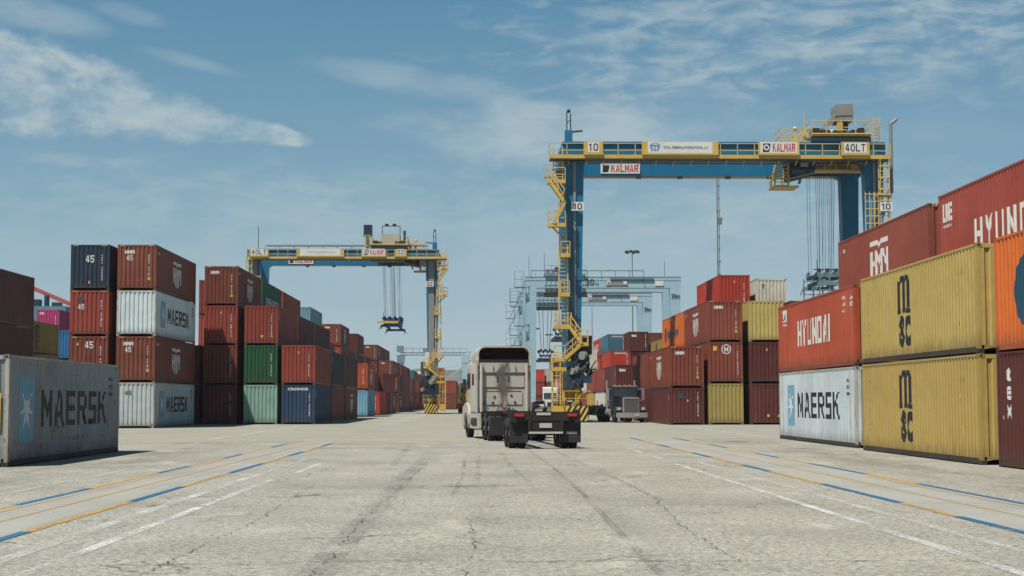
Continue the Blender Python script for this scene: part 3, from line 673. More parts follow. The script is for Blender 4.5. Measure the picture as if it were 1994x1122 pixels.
# ------------------------------------------------------------ ground
def ground_mat(name, cols, kind):
    m = bpy.data.materials.new(name); m.use_nodes = True; t = NT(m.node_tree); b = t.n['Principled BSDF']
    oc = t.new('ShaderNodeTexCoord').outputs['Object']
    a, c_, d = [tuple(q*.60 for q in k) for k in cols]
    g1 = t.noise(oc, 16, 6, .85); g2 = t.noise(oc, 8, 6, .82); big = t.noise(oc, .22, 4, .55); mid = t.noise(t.mapv(oc, (1, .45, 1)), .9, 5, .65)
    c = t.mix(t.sstep(g1, .40, .60), a, c_)
    if kind == 'asphalt': c = t.mix(t.math('MULTIPLY', t.sstep(t.noise(oc, 11, 4, .8), .52, .60), .65), c, c_); c = t.mix(t.math('MULTIPLY', t.sstep(t.noise(oc, 12.5, 4, .8), .54, .62), .75), c, d)
    c = t.mix(t.math('MULTIPLY', t.sstep(g2, .50, .64), .5 if kind == 'asphalt' else .25), c, d)
    c = t.mix(t.math('MULTIPLY', t.sstep(big, .4, .7), .35), c, tuple(x*.78 for x in a))
    c = t.mix(t.math('MULTIPLY', t.sstep(mid, .52, .74), .28), c, tuple(x*.70 for x in a))
    c = t.mix(t.math('MULTIPLY', t.sstep(mid, .45, .28), .35), c, tuple(min(1, x*1.12) for x in c_))
    sx = t.new('ShaderNodeSeparateXYZ'); t.put(sx.inputs[0], oc)
    if kind == 'asphalt':
        wrp = t.new('ShaderNodeVectorMath', operation='ADD'); t.put(wrp.inputs[0], oc)
        nn = t.new('ShaderNodeTexNoise'); nn.inputs['Scale'].default_value = 1.1; nn.inputs['Detail'].default_value = 6; t.put(nn.inputs['Vector'], oc)
        sc1 = t.new('ShaderNodeVectorMath', operation='SCALE'); t.put(sc1.inputs[0], nn.outputs['Color']); sc1.inputs['Scale'].default_value = 1.3
        t.put(wrp.inputs[1], sc1.outputs[0])
        for scale, wd, lo, hi, amt in ((.30, .010, .44, .60, .75), (.85, .014, .52, .66, .6)):
            vo = t.new('ShaderNodeTexVoronoi', feature='DISTANCE_TO_EDGE'); vo.inputs['Scale'].default_value = scale; t.put(vo.inputs['Vector'], wrp.outputs[0])
            ms = t.sstep(t.noise(oc, .35, 3), lo, hi)
            c = t.mix(t.math('MULTIPLY', t.math('MULTIPLY', t.sstep(vo.outputs['Distance'], wd, wd*.25), ms), amt), c, (.06, .056, .048))
        # oily wear bands under the wheels
        for x0, w0, am in ((-1.55, .45, .22), (1.85, .5, .22), (0.1, .5, .12), (-10.4, 2.2, .42), (11.2, 2.2, .50)):
            wob = t.math('ADD', sx.outputs[0], t.math('MULTIPLY', t.math('SUBTRACT', t.noise(t.mapv(oc, (1, .12, 1)), .6, 3), .5), .9))
            f = t.sstep(t.math('ABSOLUTE', t.math('SUBTRACT', wob, x0)), w0, 0.)
            c = t.mix(t.math('MULTIPLY', t.math('MULTIPLY', f, t.sstep(t.noise(t.mapv(oc, (1, .22, 1)), .7, 6, .68), .40, .66)), am*1.5), c, (.10, .095, .08))
    if kind == 'concrete':
        st = t.noise(t.mapv(oc, (.09, 1.1, 1)), .9, 6, .65)
        c = t.mix(t.math('MULTIPLY', t.sstep(st, .46, .7), .42), c, tuple(x*.62 for x in a))
        jy = t.math('PINGPONG', sx.outputs[1], 3.0); jx = t.math('PINGPONG', sx.outputs[0], 3.0)
        j = t.math('MAXIMUM', t.sstep(jy, .05, .02), t.sstep(jx, .03, .01))
        c = t.mix(t.math('MULTIPLY', j, .55), c, (.09, .085, .07))
    if kind == 'strip':
        c = t.mix(t.math('MULTIPLY', t.sstep(t.noise(t.mapv(oc, (3, .06, 1)), 1.2, 5, .6), .5, .7), .35), c, tuple(x*.6 for x in a))
        jy = t.math('PINGPONG', sx.outputs[1], 2.5); c = t.mix(t.math('MULTIPLY', t.sstep(jy, .03, .012), .6), c, (.09, .085, .07))
    t.put(b.inputs['Base Color'], c); b.inputs['Roughness'].default_value = .88; b.inputs['Specular IOR Level'].default_value = .25
    bn = t.new('ShaderNodeBump'); bn.inputs['Strength'].default_value = .35 if kind == 'asphalt' else .15; bn.inputs['Distance'].default_value = .01
    t.put(bn.inputs['Height'], g1); t.l.new(bn.outputs[0], b.inputs['Normal'])
    return m
def paint_mat(name, col, lo=.36, hi=.5):
    col = tuple(q*.64 for q in col)
    m = bpy.data.materials.new(name); m.use_nodes = True; t = NT(m.node_tree); b = t.n['Principled BSDF']
    oc = t.new('ShaderNodeTexCoord').outputs['Object']
    b.inputs['Roughness'].default_value = .75
    t.put(b.inputs['Base Color'], t.mix(t.math('MULTIPLY', t.sstep(t.noise(oc, 2.2, 5, .65), .4, .7), .45), col, tuple(x*.6+.05 for x in col)))
    n = t.math('ADD', t.math('MULTIPLY', t.noise(oc, 18, 4, .75), .6), t.math('MULTIPLY', t.noise(t.mapv(oc, (1, .4, 1)), 1.3, 5, .65), .4))
    t.put(b.inputs['Alpha'], t.sstep(n, lo, hi)); return m
def sheet(name, m, x0, x1, y0, y1, z):
    o = MB().face((x0, y0, z), (x1, y0, z), (x1, y1, z), (x0, y1, z)).build(name, m); return structure(o)
g_asph = ground_mat('old asphalt', (srgb(130, 128, 116), srgb(213, 210, 196), srgb(80, 78, 69)), 'asphalt')
g_conc = ground_mat('yard concrete', (srgb(164, 161, 146), srgb(182, 179, 164), srgb(140, 137, 122)), 'concrete')
g_strip = ground_mat('runway concrete', (srgb(164, 164, 155), srgb(186, 185, 176), srgb(146, 146, 138)), 'strip')
sheet('ground', g_asph, -4000, 4000, -200, 7000, 0)
sheet('concrete_crossing', g_conc, -70, 70, 64.5, 700, .004)
sheet('concrete_runway', g_strip, 6.98, 8.80, 2, 64.4, .004); sheet('concrete_runway', g_strip, -7.50, -5.86, 2, 64.4, .004)
sheet('concrete_runway', g_strip, 6.98, 8.80, 107, 600, .008); sheet('concrete_runway', g_strip, -7.50, -5.86, 107, 600, .008)
P_BL = paint_mat('blue road paint', srgb(22, 104, 146), .38, .50); P_YE = paint_mat('yellow road paint', srgb(204, 162, 88), .38, .54)
P_WH = paint_mat('white road paint', (.76, .76, .72), .41, .57); P_WF = paint_mat('faded white road paint', (.70, .70, .65), .41, .62)
def seg_line(name, x, w_, ys, first, ms):
    for k, (a, b_) in enumerate(zip(ys, ys[1:])):
        MBs[(name, (k+first) % 2)].face((x-w_/2, a, .008), (x+w_/2, a, .008), (x+w_/2, b_, .008), (x-w_/2, b_, .008))
from collections import defaultdict
MBs = defaultdict(MB)
for x, ys, f in ((6.92, (5, 9, 14, 18, 22.2, 25.2, 31, 36.4, 40.2, 45.7, 49.7, 55.8, 59.1, 65, 69.9), 1), (8.84, (5, 10, 14, 19, 24.7, 30.9, 35, 41, 45, 49, 54.5, 59, 64.3, 69.7), 0),
                 (-5.80, (5, 9, 14, 20.1, 26, 30.6, 36.25, 41.9, 47.7, 51.6, 57.4, 61.5), 1), (-7.46, (5, 10, 15, 20, 25.2, 30, 36.3, 40.3, 45.7, 49.2, 56.2, 60.2, 66.4), 1)):
    for k, (a, b_) in enumerate(zip(ys, ys[1:])):
        blue = (k+f) % 2 == 1
        if x == 6.92: blue = (k % 2 == 1)
        if x == 8.84: blue = (k % 2 == 0)
        if x == -5.80: blue = (k % 2 == 0)
        if x == -7.46: blue = (k % 2 == 0)
        MBs['blue' if blue else 'yellow'].face((x-.075, a, .009), (x+.075, a, .009), (x+.075, b_, .009), (x-.075, b_, .009))
for x, a, b_, w_ in ((7.86, 5, 60, .08), (-6.66, 5, 62, .08), (8.62, 12, 34, .07), (-7.24, 12, 44, .07)):
    MBs['yellow'].face((x-w_/2, a, .009), (x+w_/2, a, .009), (x+w_/2, b_, .009), (x-w_/2, b_, .009))
for x, a, b_, w_ in ((5.26, 6, 41, .15), (5.3, 44, 48, .12), (5.3, 49.5, 55, .12), (-4.40, 6, 24.6, .16), (-4.40, 25, 33, .15), (-4.24, 36, 42, .13)):
    MBs['white'].face((x-w_/2, a, .006), (x+w_/2, a, .006), (x+w_/2, b_, .006), (x-w_/2, b_, .006))
for x, a, b_, w_ in ((6.03, 10, 42, .15), (-5.02, 10, 34, .20), (-4.98, 34, 46, .15), (-8.6, 24, 42, .12), (-9.6, 15, 30, .1), (10.6, 16, 30, .12)):
    MBs['faded'].face((x-w_/2, a, .006), (x+w_/2, a, .006), (x+w_/2, b_, .006), (x-w_/2, b_, .006))
MBs['white'].face((-11.95, 68, .010), (-11.75, 68, .010), (-11.75, 104, .010), (-11.95, 104, .010))
MBs['white'].face((13.2, 70, .010), (13.4, 70, .010), (13.4, 100, .010), (13.2, 100, .010))
structure(MBs['blue'].build('blue_line', P_BL)); structure(MBs['yellow'].build('yellow_line', P_YE)); structure(MBs['white'].build('white_line', P_WH)); structure(MBs['faded'].build('faded_white_line', P_WF))
# tyre marks and long cracks lying on the asphalt
def ribbon(name, m, pts, w_, jag=0., z=.011, step=.5):
    b = MB(); P = []
    for (x0, y0), (x1, y1) in zip(pts, pts[1:]):
        n = max(2, int(math.hypot(x1-x0, y1-y0)/step))
        for k in range(n): t = k/n; P.append((x0+(x1-x0)*t+rnd.uniform(-jag, jag), y0+(y1-y0)*t))
    P.append(pts[-1])
    for k, (p, q) in enumerate(zip(P, P[1:])):
        wa = w_*(1+(.6*math.sin(k*1.7)+.4*math.sin(k*.6) if jag else 0)); wb = w_*(1+(.6*math.sin((k+1)*1.7)+.4*math.sin((k+1)*.6) if jag else 0))
        b.face((p[0]-wa/2, p[1], z), (p[0]+wa/2, p[1], z), (q[0]+wb/2, q[1], z), (q[0]-wb/2, q[1], z))
    return structure(b.build(name, m))
P_TY = paint_mat('rubber mark', (.19, .185, .165), .44, .74); P_TY2 = paint_mat('faint rubber mark', (.20, .195, .175), .46, .74); P_CR = paint_mat('crack shadow', (.10, .095, .08), .42, .56)
ribbon('tyre_mark', P_TY, [(1.74, 52), (1.9, 40), (1.9, 28), (1.80, 19), (1.76, 13.5)], .11); ribbon('tyre_mark', P_TY2, [(.75, 50), (.9, 38), (1.15, 28)], .14)
ribbon('tyre_mark', P_TY, [(-.39, 46.5), (-.33, 35.2), (-.44, 27)], .10); ribbon('tyre_mark', P_TY2, [(.03, 47.4), (0., 30.9)], .12); ribbon('tyre_mark', P_TY2, [(-2.6, 60), (-2.2, 40)], .2)
ribbon('tyre_mark', P_TY2, [(2.6, 52), (2.9, 36), (3.1, 26)], .13); ribbon('tyre_mark', P_TY2, [(-1.55, 45), (-1.6, 14)], .35)
b = MB(); b.face((-1.2, 30.0, .011), (.8, 30.2, .011), (.75, 31.0, .011), (-1.1, 30.9, .011)); structure(b.build('stain', P_TY2))
b = MB(); b.face((9.4, 66.6, .012), (13.2, 66.6, .012), (13.2, 67.6, .012), (9.4, 67.4, .012)); structure(b.build('stain', P_TY))
for x0, x1, y0, y1 in ((-3.4, -1.9, 52, 57.5), (3.2, 4.6, 33, 35.2), (-12.5, -9.0, 60, 63), (10.2, 12.6, 47, 49), (-10.9, -9.6, 27, 34)):
    b = MB(); n = 14; cx, cy = (x0+x1)/2, (y0+y1)/2
    b.v = [(cx+(x1-x0)/2*math.cos(2*math.pi*k/n)*rnd.uniform(.75, 1.1), cy+(y1-y0)/2*math.sin(2*math.pi*k/n)*rnd.uniform(.75, 1.1), .010) for k in range(n)]; b.f = [tuple(range(n))]
    structure(b.build('stain', P_TY2))
for pts in ([(-1.36, 41), (-1.47, 34), (-1.53, 27.2), (-1.61, 25), (-1.62, 21.3), (-1.57, 17.3), (-1.61, 13.5)], [(-.13, 22.2), (-.07, 19.6), (-.03, 17.9), (-.13, 15.2), (-.2, 13)], [(3.0, 38), (3.05, 27), (2.7, 20), (2.75, 16)], [(-3.3, 30), (-3.1, 22), (-3.25, 15)]):
    ribbon('crack', P_CR, pts, .013, .04, .012, .16)
for y in (30.4, 15.9, 56.5, 24.6):
    b = MB(); x = -4.2; yy = y
    while x < 5.2:
        y2 = yy+rnd.uniform(-.10, .10); w_ = rnd.uniform(.008, .025); b.face((x, yy-w_, .012), (x+.3, y2-w_, .012), (x+.3, y2+w_, .012), (x, yy+w_, .012)); yy = y2; x += .3
    structure(b.build('crack', P_CR))

# ------------------------------------------------------------ yard cranes
def zigtext(s, w_, h_, bold=.05): return text2d(s, w_, h_, bold)
def rail(b, p, q, h=1.1, n=None, mid=True, r=.035):
    """handrail between deck points p and q"""
    p = Vector(p); q = Vector(q); L = (q-p).length; n = n or max(1, round(L/1.5))
    for z in ((h, h*.52) if mid else (h,)): b.bar(p+Vector((0, 0, z)), q+Vector((0, 0, z)), r*1.6)
    for k in range(n+1):
        c = p+(q-p)*(k/n); b.bar(c, c+Vector((0, 0, h)), r*1.6)
def crane(X0, s, Y, label, col, signs, tr, duct, rope_rel, drop, swing, number, spreader_m, back_sign, lower_m):
    """rubber tyred gantry: u = 0 at the stair leg, span to the far leg; s=+1/-1 gives the hand"""
    SPAN = 24.0 if s > 0 else 23.3; EX = 1.1 if s > 0 else .7; WB = 8.; root = thing('gantry_crane', label, 'crane', (X0, Y, 0), 0, 'blue gantry cranes straddling the stacks')
    U = lambda u: s*u
    cb, cy = M['cblue'], M['cyel']; rl = M['crail']
    ZT, ZB = (22.3, 20.8) if s > 0 else (21.65, 20.3)
    def ub(b, u0, u1, y0, y1, z0, z1, **k): b.box(U(u0), U(u1), y0, y1, z0, z1, **k)
    for u, sg in ((0, 1), (SPAN, -1)):
        for y in (0, WB):
            b = MB(); ou, iu = -.78*sg, .76*sg; ob, ib = -.50*sg, .42*sg
            b.prism([(U(u+ob), 3.9), (U(u+ib), 3.9), (U(u+iu), ZB-.3), (U(u+iu+.5*sg), ZB), (U(u+ou), ZB)], 'y', y-.55, y+.55)
            b.build('leg', cb, root)
        b = MB()
        ub(b, u-.55, u+.55, -2.2, WB+2.2, 2.7, 3.9); b.build('sill_beam', M['cdblue'], root)
        for y in (-1.3, .5, WB-.5, WB+1.3):
            ty = MB(); ty.tube((U(u)-.42, y, .82), (U(u)+.42, y, .82), .80, 20); o = ty.build('wheel', M['tyre'], root, True)
            MB().tube((U(u)-.44, y, .82), (U(u)+.44, y, .82), .38, 14).build('rim', cy, o)
        for y in (-.4, WB+.4):
            b = MB(); ub(b, u-.5, u+.5, y-.35, y+.35, 1.7, 2.75); b.box(U(u)-.62, U(u)-.46, y-1.5, y+1.5, .7, 1.2); b.box(U(u)+.46, U(u)+.62, y-1.5, y+1.5, .7, 1.2); b.build('bogie', cy, root)
        # striped bumper box in front
        b = MB(); ub(b, u-.85, u+.85, -2.65, -2.5, .12, 1.3); b.box(U(u)+.72, U(u)+.87, -2.5, -.4, .12, 1.3); b.box(U(u)-.87, U(u)-.72, -2.5, -.4, .12, 1.3)
        bp = b.build('bumper', M['hazy'], root)
        b = MB()
        for k in range(-1, 6):
            a0 = -.85+k*.40; pts = []
            q = [(a0, .12), (a0+.20, .12), (a0+.20+.7, 1.3), (a0+.7, 1.3)]
            def clip(q):
                out = []
                for lim, sgn in ((-.85, 1), (.85, -1)):
                    out = []
                    for i in range(len(q)):
                        A, B = q[i], q[(i+1) % len(q)]
                        ia, ib_ = (A[0]-lim)*sgn >= 0, (B[0]-lim)*sgn >= 0
                        if ia: out.append(A)
                        if ia != ib_:
                            tt = (lim-A[0])/(B[0]-A[0]); out.append((lim, A[1]+(B[1]-A[1])*tt))
                    q = out
                return q
            q = clip(q)
            if len(q) > 2:
                b.face(*[(U(u)+x, -2.654, z) for x, z in q]); 
                b.face(*[(U(u)+.874, -2.5+(x+.85)*1.23, z) for x, z in q]); b.face(*[(U(u)-.874, -2.5+(x+.85)*1.23, z) for x, z in q])
        b.build('stripe', M['hazb'], bp)
        # steering post and low rails
        b = MB(); b.tube((U(u)+.1, -1.9, 1.3), (U(u)+.1, -1.9, 2.9), .20, 10); b.tube((U(u)+.1, -1.9, 2.75), (U(u)+.1, -1.9, 3.1), .32, 10)
        rail(b, (U(u)-1.0, -2.5, 1.25), (U(u)+1.05, -2.5, 1.25), 1.2); b.bar((U(u)-.4, -2.45, 1.3), (U(u)+.5, -2.45, 2.4), .09)
        b.build('steering_post', cy, root)
        # equipment boxes on the sill
        b = MB(); ub(b, u-.05, u+1.25, .9, 5.4, 4.0, 5.3); ub(b, u+.1, u+1.1, -1.2, .5, 3.95, 5.0); b.build('power_unit', M['cdblue'] if u == 0 else M['cdark'], root, bevel=.05)
        b = MB(); ub(b, u-.1, u+1.45, 1.0, 5.0, 5.4, 6.9)
        pu = b.build('cooling_housing', M['mesh'], root)
        b = MB()
        for i in range(9): b.bar((U(u-.05+i*.17), .985, 5.5), (U(u+.15+i*.14), .985, 6.8), .03)
        for i in range(5): b.box(U(u-.08), U(u+1.43), .96, .99, 5.5+i*.3, 5.56+i*.3)
        b.build('grille', M['cdark'], pu)
        for mname, mm, nn in (('hydraulic_unit', 'cdblue', 5), ('cable_reel', 'cgrey', 3), ('hose_bundle', 'cdark', 6)):
            b = MB()
            for i in range(nn):
                q = (U(u+rnd.uniform(-.65, 1.15)), rnd.uniform(-2.75, -2.25), rnd.uniform(2.5, 5.2))
                if mname == 'hose_bundle': b.tube(q, (q[0]+rnd.uniform(-.6, .6), q[1]-.1, q[2]-rnd.uniform(.5, 1.5)), .055, 6); b.tube((q[0], q[1], q[2]), (q[0]+rnd.uniform(-.5, .5), q[1]+.3, q[2]+rnd.uniform(.2, .7)), .05, 6)
                elif mname == 'cable_reel': b.tube((q[0]-.12, q[1], q[2]), (q[0]+.12, q[1]+.25, q[2]), rnd.uniform(.22, .42), 14)
                else: b.box(q[0]-rnd.uniform(.15, .35), q[0]+rnd.uniform(.15, .35), q[1], q[1]+.5, q[2]-.3, q[2]+rnd.uniform(.1, .45))
            b.build(mname, M[mm], root)
        b = MB()
        for i in range(7):
            q = (U(u+rnd.uniform(-.3, 1.1)), rnd.uniform(-2.0, -.7), rnd.uniform(3.3, 4.9)); b.ball(q, rnd.uniform(.16, .34), 8, 6)
            b.tube(q, (q[0]+rnd.uniform(-.5, .5), q[1]+.3, q[2]-rnd.uniform(.3, 1.1)), .05, 6)
        b.tube((U(u-.3), -1.2, 3.5), (U(u+.9), -1.2, 4.4), .26, 10); b.build('drive_motor', M['cdark'], root, True)
        if lower_m: 
            for q in (-.55, .50): 
                b = MB(); ub(b, u+q-.32, u+q+.32, -.9, .5, 3.9, 8.6-abs(q)); b.build('electrical_cabinet', M['white'], root, bevel=.04)
    # girders
    for y in (0, WB):
        b = MB(); ub(b, -1.0, SPAN+1.0, y-.45, y+.45, ZB, ZT); ub(b, -.95, SPAN+.95, y-.62, y+.62, ZT-.08, ZT+.03)
        g = b.build('girder', cb, root)
        b = MB()
        for k in range(16): b.bar((U(1.5+k*1.4), y-.456, ZB+.04), (U(1.5+k*1.4), y-.456, ZT-.1), .03)
        ub(b, -1.0, SPAN+1, y-.50, y-.30, ZB-.05, ZB+.0)
        b.build('stiffener', cb, g)
    b = MB()
    for u in (-.8, SPAN+.8): ub(b, u-.3, u+.3, .45, WB-.45, ZB+.2, ZT-.3)
    b.build('end_tie', cb, root)
    # little lamps under the far girder and mast on the stair side
    b = MB()
    for u in (6, 9.5, 13.6, 17.2): ub(b, u-.22, u+.22, WB-.7, WB-.3, ZB-.28, ZB-.05)
    b.build('flood_lamp', M['cdark'], root)
    b = MB(); ub(b, -.72, -.12, -.3, .3, ZT, ZT+1.0); b.build('mast_foot', cb, root)
    b = MB(); b.tube((U(-.55), 0, ZT+1), (U(-.55), 0, ZT+2.5), .05, 6); b.tube((U(-.25), 0, ZT+1), (U(-.25), 0, ZT+2.4), .05, 6); b.ball((U(-.4), 0, ZT+2.6), .16, 8, 6); b.tube((U(-.2), 0, ZT+.9), (U(.7), 0, ZT+1.0), .09, 6); b.bar((U(-.6), 0, ZT+1.6), (U(-.2), 0, ZT+1.9), .06)
    b.build('antenna', M['cdark'], root)
    b = MB(); b.tube((U(SPAN-.4), 0, ZT), (U(SPAN-.4), 0, ZT+3.1 if s < 0 else ZT+.5), .07, 6); b.build('antenna', M['cgrey'], root)
    # front walkway
    b = MB(); ub(b, -2.0, SPAN+EX, -1.55, -.66, ZB+.02, ZB+.10); ub(b, -2.0, SPAN+EX, -1.60, -1.52, ZB-.02, ZB+.32)
    for k in range(18): b.bar((U(-.5+k*1.4), -.5, ZB-.35), (U(-.5+k*1.4), -1.5, ZB+.02), .08)
    wk = b.build('walkway', cy, root)
    b = MB(); rail(b, (U(-2), -1.55, ZB+.08), (U(SPAN+EX), -1.55, ZB+.08), 1.15, 20); rail(b, (U(-2), -.2, ZB+.08), (U(-2), -1.55, ZB+.08), 1.15, 1); b.build('railing', rl, wk)
    b = MB(); ub(b, -2.0, SPAN+EX, -1.62, -.6, ZB-.10, ZB+.02); b.build('walkway_underside', M['cdark'], wk)
    b = MB(); ub(b, -2.0, SPAN+1.2, WB+.66, WB+1.5, ZB+.02, ZB+.10); rail(b, (U(-2), WB+1.5, ZB+.1), (U(SPAN+1.2), WB+1.5, ZB+.1), 1.1, 20); b.build('walkway', cy, root)
    # cable tray along the top, dark
    b = MB(); ub(b, .3, SPAN+.2, .75, 1.15, ZT+.12, ZT+.24)
    for k in range(12): ub(b, .8+k*1.95, .9+k*1.95, .9, 1.0, ZT-.05, ZT+.12)
    b.build('cable_tray', M['cdblue'] if s > 0 else M['cgrey'], root)
    # signs on the walkway rail (world left to right order kept)
    for sx0, sx1, kind, txt in signs:
        x0, x1 = sx0, sx1; wd = x1-x0
        b = MB(); b.box(x0-.06, x1+.06, -1.72, -1.62, ZB+.30, ZT-.14); fr = b.build('sign_board', cy, root)
        zf = -1.724
        def pl(name, g, m, u, v, dy=0.): return decal(name, g, m, fr, lambda a, c: (x0+a+u, zf-dy, ZB+c+v))
        if kind in ('num', 'lt'):
            pl('sign_panel', rect2d(wd-.5 if kind == 'num' else wd-.35, .82), M['white'], .25 if kind == 'num' else .17, .48, .002)
            pl('lettering', block2d(txt, wd-.66 if kind == 'num' else wd-.55, .60, .24, .17, .25), M['black'], .33 if kind == 'num' else .27, .59, .006)
        elif kind == 'maker':
            pl('sign_panel', rect2d(wd-.2, .90), M['white'], .1, .44, .002)
            pl('logo', polys2d([(0, 0), (.5, 0), (.62, .42), (.62, .7), (.05, .7)]), M['black'], .28, .52, .005); V, F = disc2d(.24, 14, .12); pl('logo', ([(x, y) for x, y in V], F), M['white'], .58, .90, .008)
            pl('lettering', block2d(txt, wd-1.35, .66, .30, .19, .16), M['sred'], 1.08, .55, .006)
        elif kind == 'banner':
            pl('sign_panel', rect2d(wd-.8, .92), M['white'], .4, .42, .002)
            if s > 0:
                pl('logo', ([(x*.42+.42, y*.32+.5) for x, y in disc2d(1, 18, .82)[0]], disc2d(1, 18, .82)[1]), M['sblue'], .55, .44, .005)
                pl('logo', polys2d([(0, .42), (.8, .42), (.8, .55), (0, .55)], [(.12, 0), (.22, 0), (.22, .42), (.12, .42)], [(.35, 0), (.45, 0), (.45, .42), (.35, .42)], [(.58, 0), (.68, 0), (.68, .42), (.58, .42)]), M['sblue'], .57, .55, .006)
                pl('lettering', text2d('TOTAL TERMINALS INTERNATIONAL, LLC', wd-2.4, .26, .02), M['cdblue'], 1.65, .72, .006)
            else:
                pl('lettering', text2d('TOTAL TERMINALS INTERNATIONAL, LLC', wd-2.4, .26, .0), M['cgrey'], 1.4, .72, .006)
    x0, x1, v0 = back_sign
    b = MB(); b.box(x0, x1, WB-.56, WB-.47, ZB+.15, ZB+1.0); fr = b.build('sign_board', M['white'], root)
    decal('lettering', block2d('KALMAR', x1-x0-1.05, .62, .30, .19, .16), M['sred'], fr, lambda a, c: (x0+.9+a, WB-.566, ZB+.27+c))
    decal('logo', polys2d([(0, 0), (.5, 0), (.6, .6), (.05, .6)]), M['black'], fr, lambda a, c: (x0+.15+a, WB-.566, ZB+.27+c))
    # leg duct and number plate
    b = MB(); b.box(U(0)-duct/2, U(0)+duct/2, -.66, -.56, 4.1, ZB-.1); b.build('cable_duct', M['cgrey'], root)
    b = MB(); b.box(U(SPAN)-duct/2, U(SPAN)+duct/2, -.66, -.56, 4.1, ZB-.1); b.build('cable_duct', M['cgrey'], root)
    b = MB(); b.box(U(.22)-.50, U(.22)+.50, -1.02, -.9, 16.72, 17.42); fr = b.build('number_plate', M['white'], root)
    decal('lettering', block2d(number, .70, .50, .26, .17, .2), M['black'], fr, lambda a, c: (U(.22)-.35+a, -1.026, 16.82+c))
    b = MB(); b.box(U(SPAN+.55)-.5, U(SPAN+.55)+.5, -2.08, -2.0, 16.6, 17.3); fr = b.build('number_plate', M['white'], root)
    decal('lettering', block2d(number, .70, .50, .26, .17, .2), M['black'], fr, lambda a, c: (U(SPAN+.55)-.37+a, -2.085, 16.7+c))
    # ---- stairs on the stair leg
    YA, YB_ = -1.75, -.85
    def ladder(u, z0, z1, wd=.62, y=-1.0, cage=False):
        b = MB()
        for k in (-1, 1): b.bar((U(u+k*wd/2), y, z0), (U(u+k*wd/2), y, z1+1.0), .09, .12)
        n = int((z1-z0)/.30)
        for k in range(n): b.bar((U(u-wd/2), y, z0+.3*(k+.5)), (U(u+wd/2), y, z0+.3*(k+.5)), .07, .05)
        if cage:
            for k in range(int((z1-z0)/.9)):
                z = z0+.6+k*.9; b.bar((U(u-.42), y, z), (U(u-.42), y-.7, z), .05); b.bar((U(u+.42), y, z), (U(u+.42), y-.7, z), .05); b.bar((U(u-.42), y-.7, z), (U(u+.42), y-.7, z), .05)
            for k in (-.42, 0, .42): b.bar((U(u+k), y-.7, z0+.6), (U(u+k), y-.7, z1), .04)
        return b.build('ladder', rl, root)
    def platform(u0, u1, z, front=True, sides='lr', h=1.1):
        b = MB(); ub(b, u0, u1, YA, YB_+.4, z-.09, z); ub(b, u0-.03, u1+.03, YA-.05, YA+.03, z-.14, z+.16); ub(b, u0-.03, u0+.03, YA, YB_+.4, z-.12, z+.14)
        b.bar((U(u0+.2), YA+.1, z-.1), (U(min(u1, -.6)), -.6, z-1.0), .1)
        p = b.build('platform', cy, root)
        b = MB()
        if front: rail(b, (U(u0), YA, z), (U(u1), YA, z), h)
        rail(b, (U(u0), YA, z), (U(u0), YB_+.4, z), h, 1)
        if 'r' in sides and u1 > -.5: rail(b, (U(u1), YA, z), (U(u1), YB_, z), h, 1)
        rail(b, (U(u0), YB_+.4, z), (U(min(u1, -.8)), YB_+.4, z), h)
        b.build('railing', rl, p)
    def flight(ua, za, ub_, zb, y0=-1.5):
        b = MB()
        for y in (y0-.32, y0+.32):
            b.bar((U(ua), y, za), (U(ub_), y, zb), .07, .26)
        n = max(3, int(abs(za-zb)/.24))
        for k in range(n):
            t = (k+.5)/n; u = ua+(ub_-ua)*t; z = za+(zb-za)*t; ub(b, u-.12, u+.12, y0-.32, y0+.32, z-.02, z+.02)
        st = b.build('stair_flight', cy, root)
        b = MB()
        for y in (y0-.34, y0+.34):
            b.bar((U(ua), y, za+1.0), (U(ub_), y, zb+1.0), .07); b.bar((U(ua), y, za+.5), (U(ub_), y, zb+.5), .05)
            for t in (0.02, .5, .98): b.bar((U(ua+(ub_-ua)*t), y, za+(zb-za)*t), (U(ua+(ub_-ua)*t), y, za+(zb-za)*t+1.0), .06)
        b.build('handrail', rl, st)
    ladder(-1.33, 18.95, ZB, .72, -1.1)
    platform(-2.15, -.8, 18.95)
    flight(-1.9, 18.8, -.85, 17.3); flight(-.85, 17.3, -1.7, 15.6)
    platform(-2.1, -.8, 15.5); platform(-1.15, -.45, 13.1, sides='')
    ladder(-.95, 13.1, 15.4, .55, -1.0)
    ladder(-.95, 7.5, 13.0, .70, -1.25); platform(-1.2, -.5, 10.0, sides='')
    platform(-1.65, -.35, 7.45); flight(-.45, 7.4, .45, 6.15); platform(-.05, .95, 6.1); flight(.35, 6.05, -.9, 4.95)
    platform(-1.65, -.45, 4.9); platform(-1.9, -.45, 4.15)
    ladder(-1.55, .5, 4.1, .6, -1.7, True)
    b = MB(); ub(b, -1.95, -1.15, -2.5, -1.2, .45, .6); rail(b, (U(-1.95), -2.5, .6), (U(-1.15), -2.5, .6), 1.1); ub(b, -1.95, -1.15, -2.52, -2.46, .5, 1.3); b.build('platform', cy, root)
    # caged ladder on the far leg
    b = MB(); u = SPAN+.55; y = -1.35
    for k in (-.36, .36):
        b.bar((U(u+k), y, 3.9), (U(u+k), y, ZB), .09); b.bar((U(u+k), y-.5, 6), (U(u+k), y-.5, ZB), .05)
    for k in range(56): b.bar((U(u-.36), y, 4.0+k*.3), (U(u+.36), y, 4.0+k*.3), .05)
    for k in range(18):
        z = 4.6+k*.92
        for q in (-.36, .36): b.bar((U(u+q), y, z), (U(u+q), y-.5, z), .08)
        b.bar((U(u-.36), y-.5, z), (U(u+.36), y-.5, z), .10)
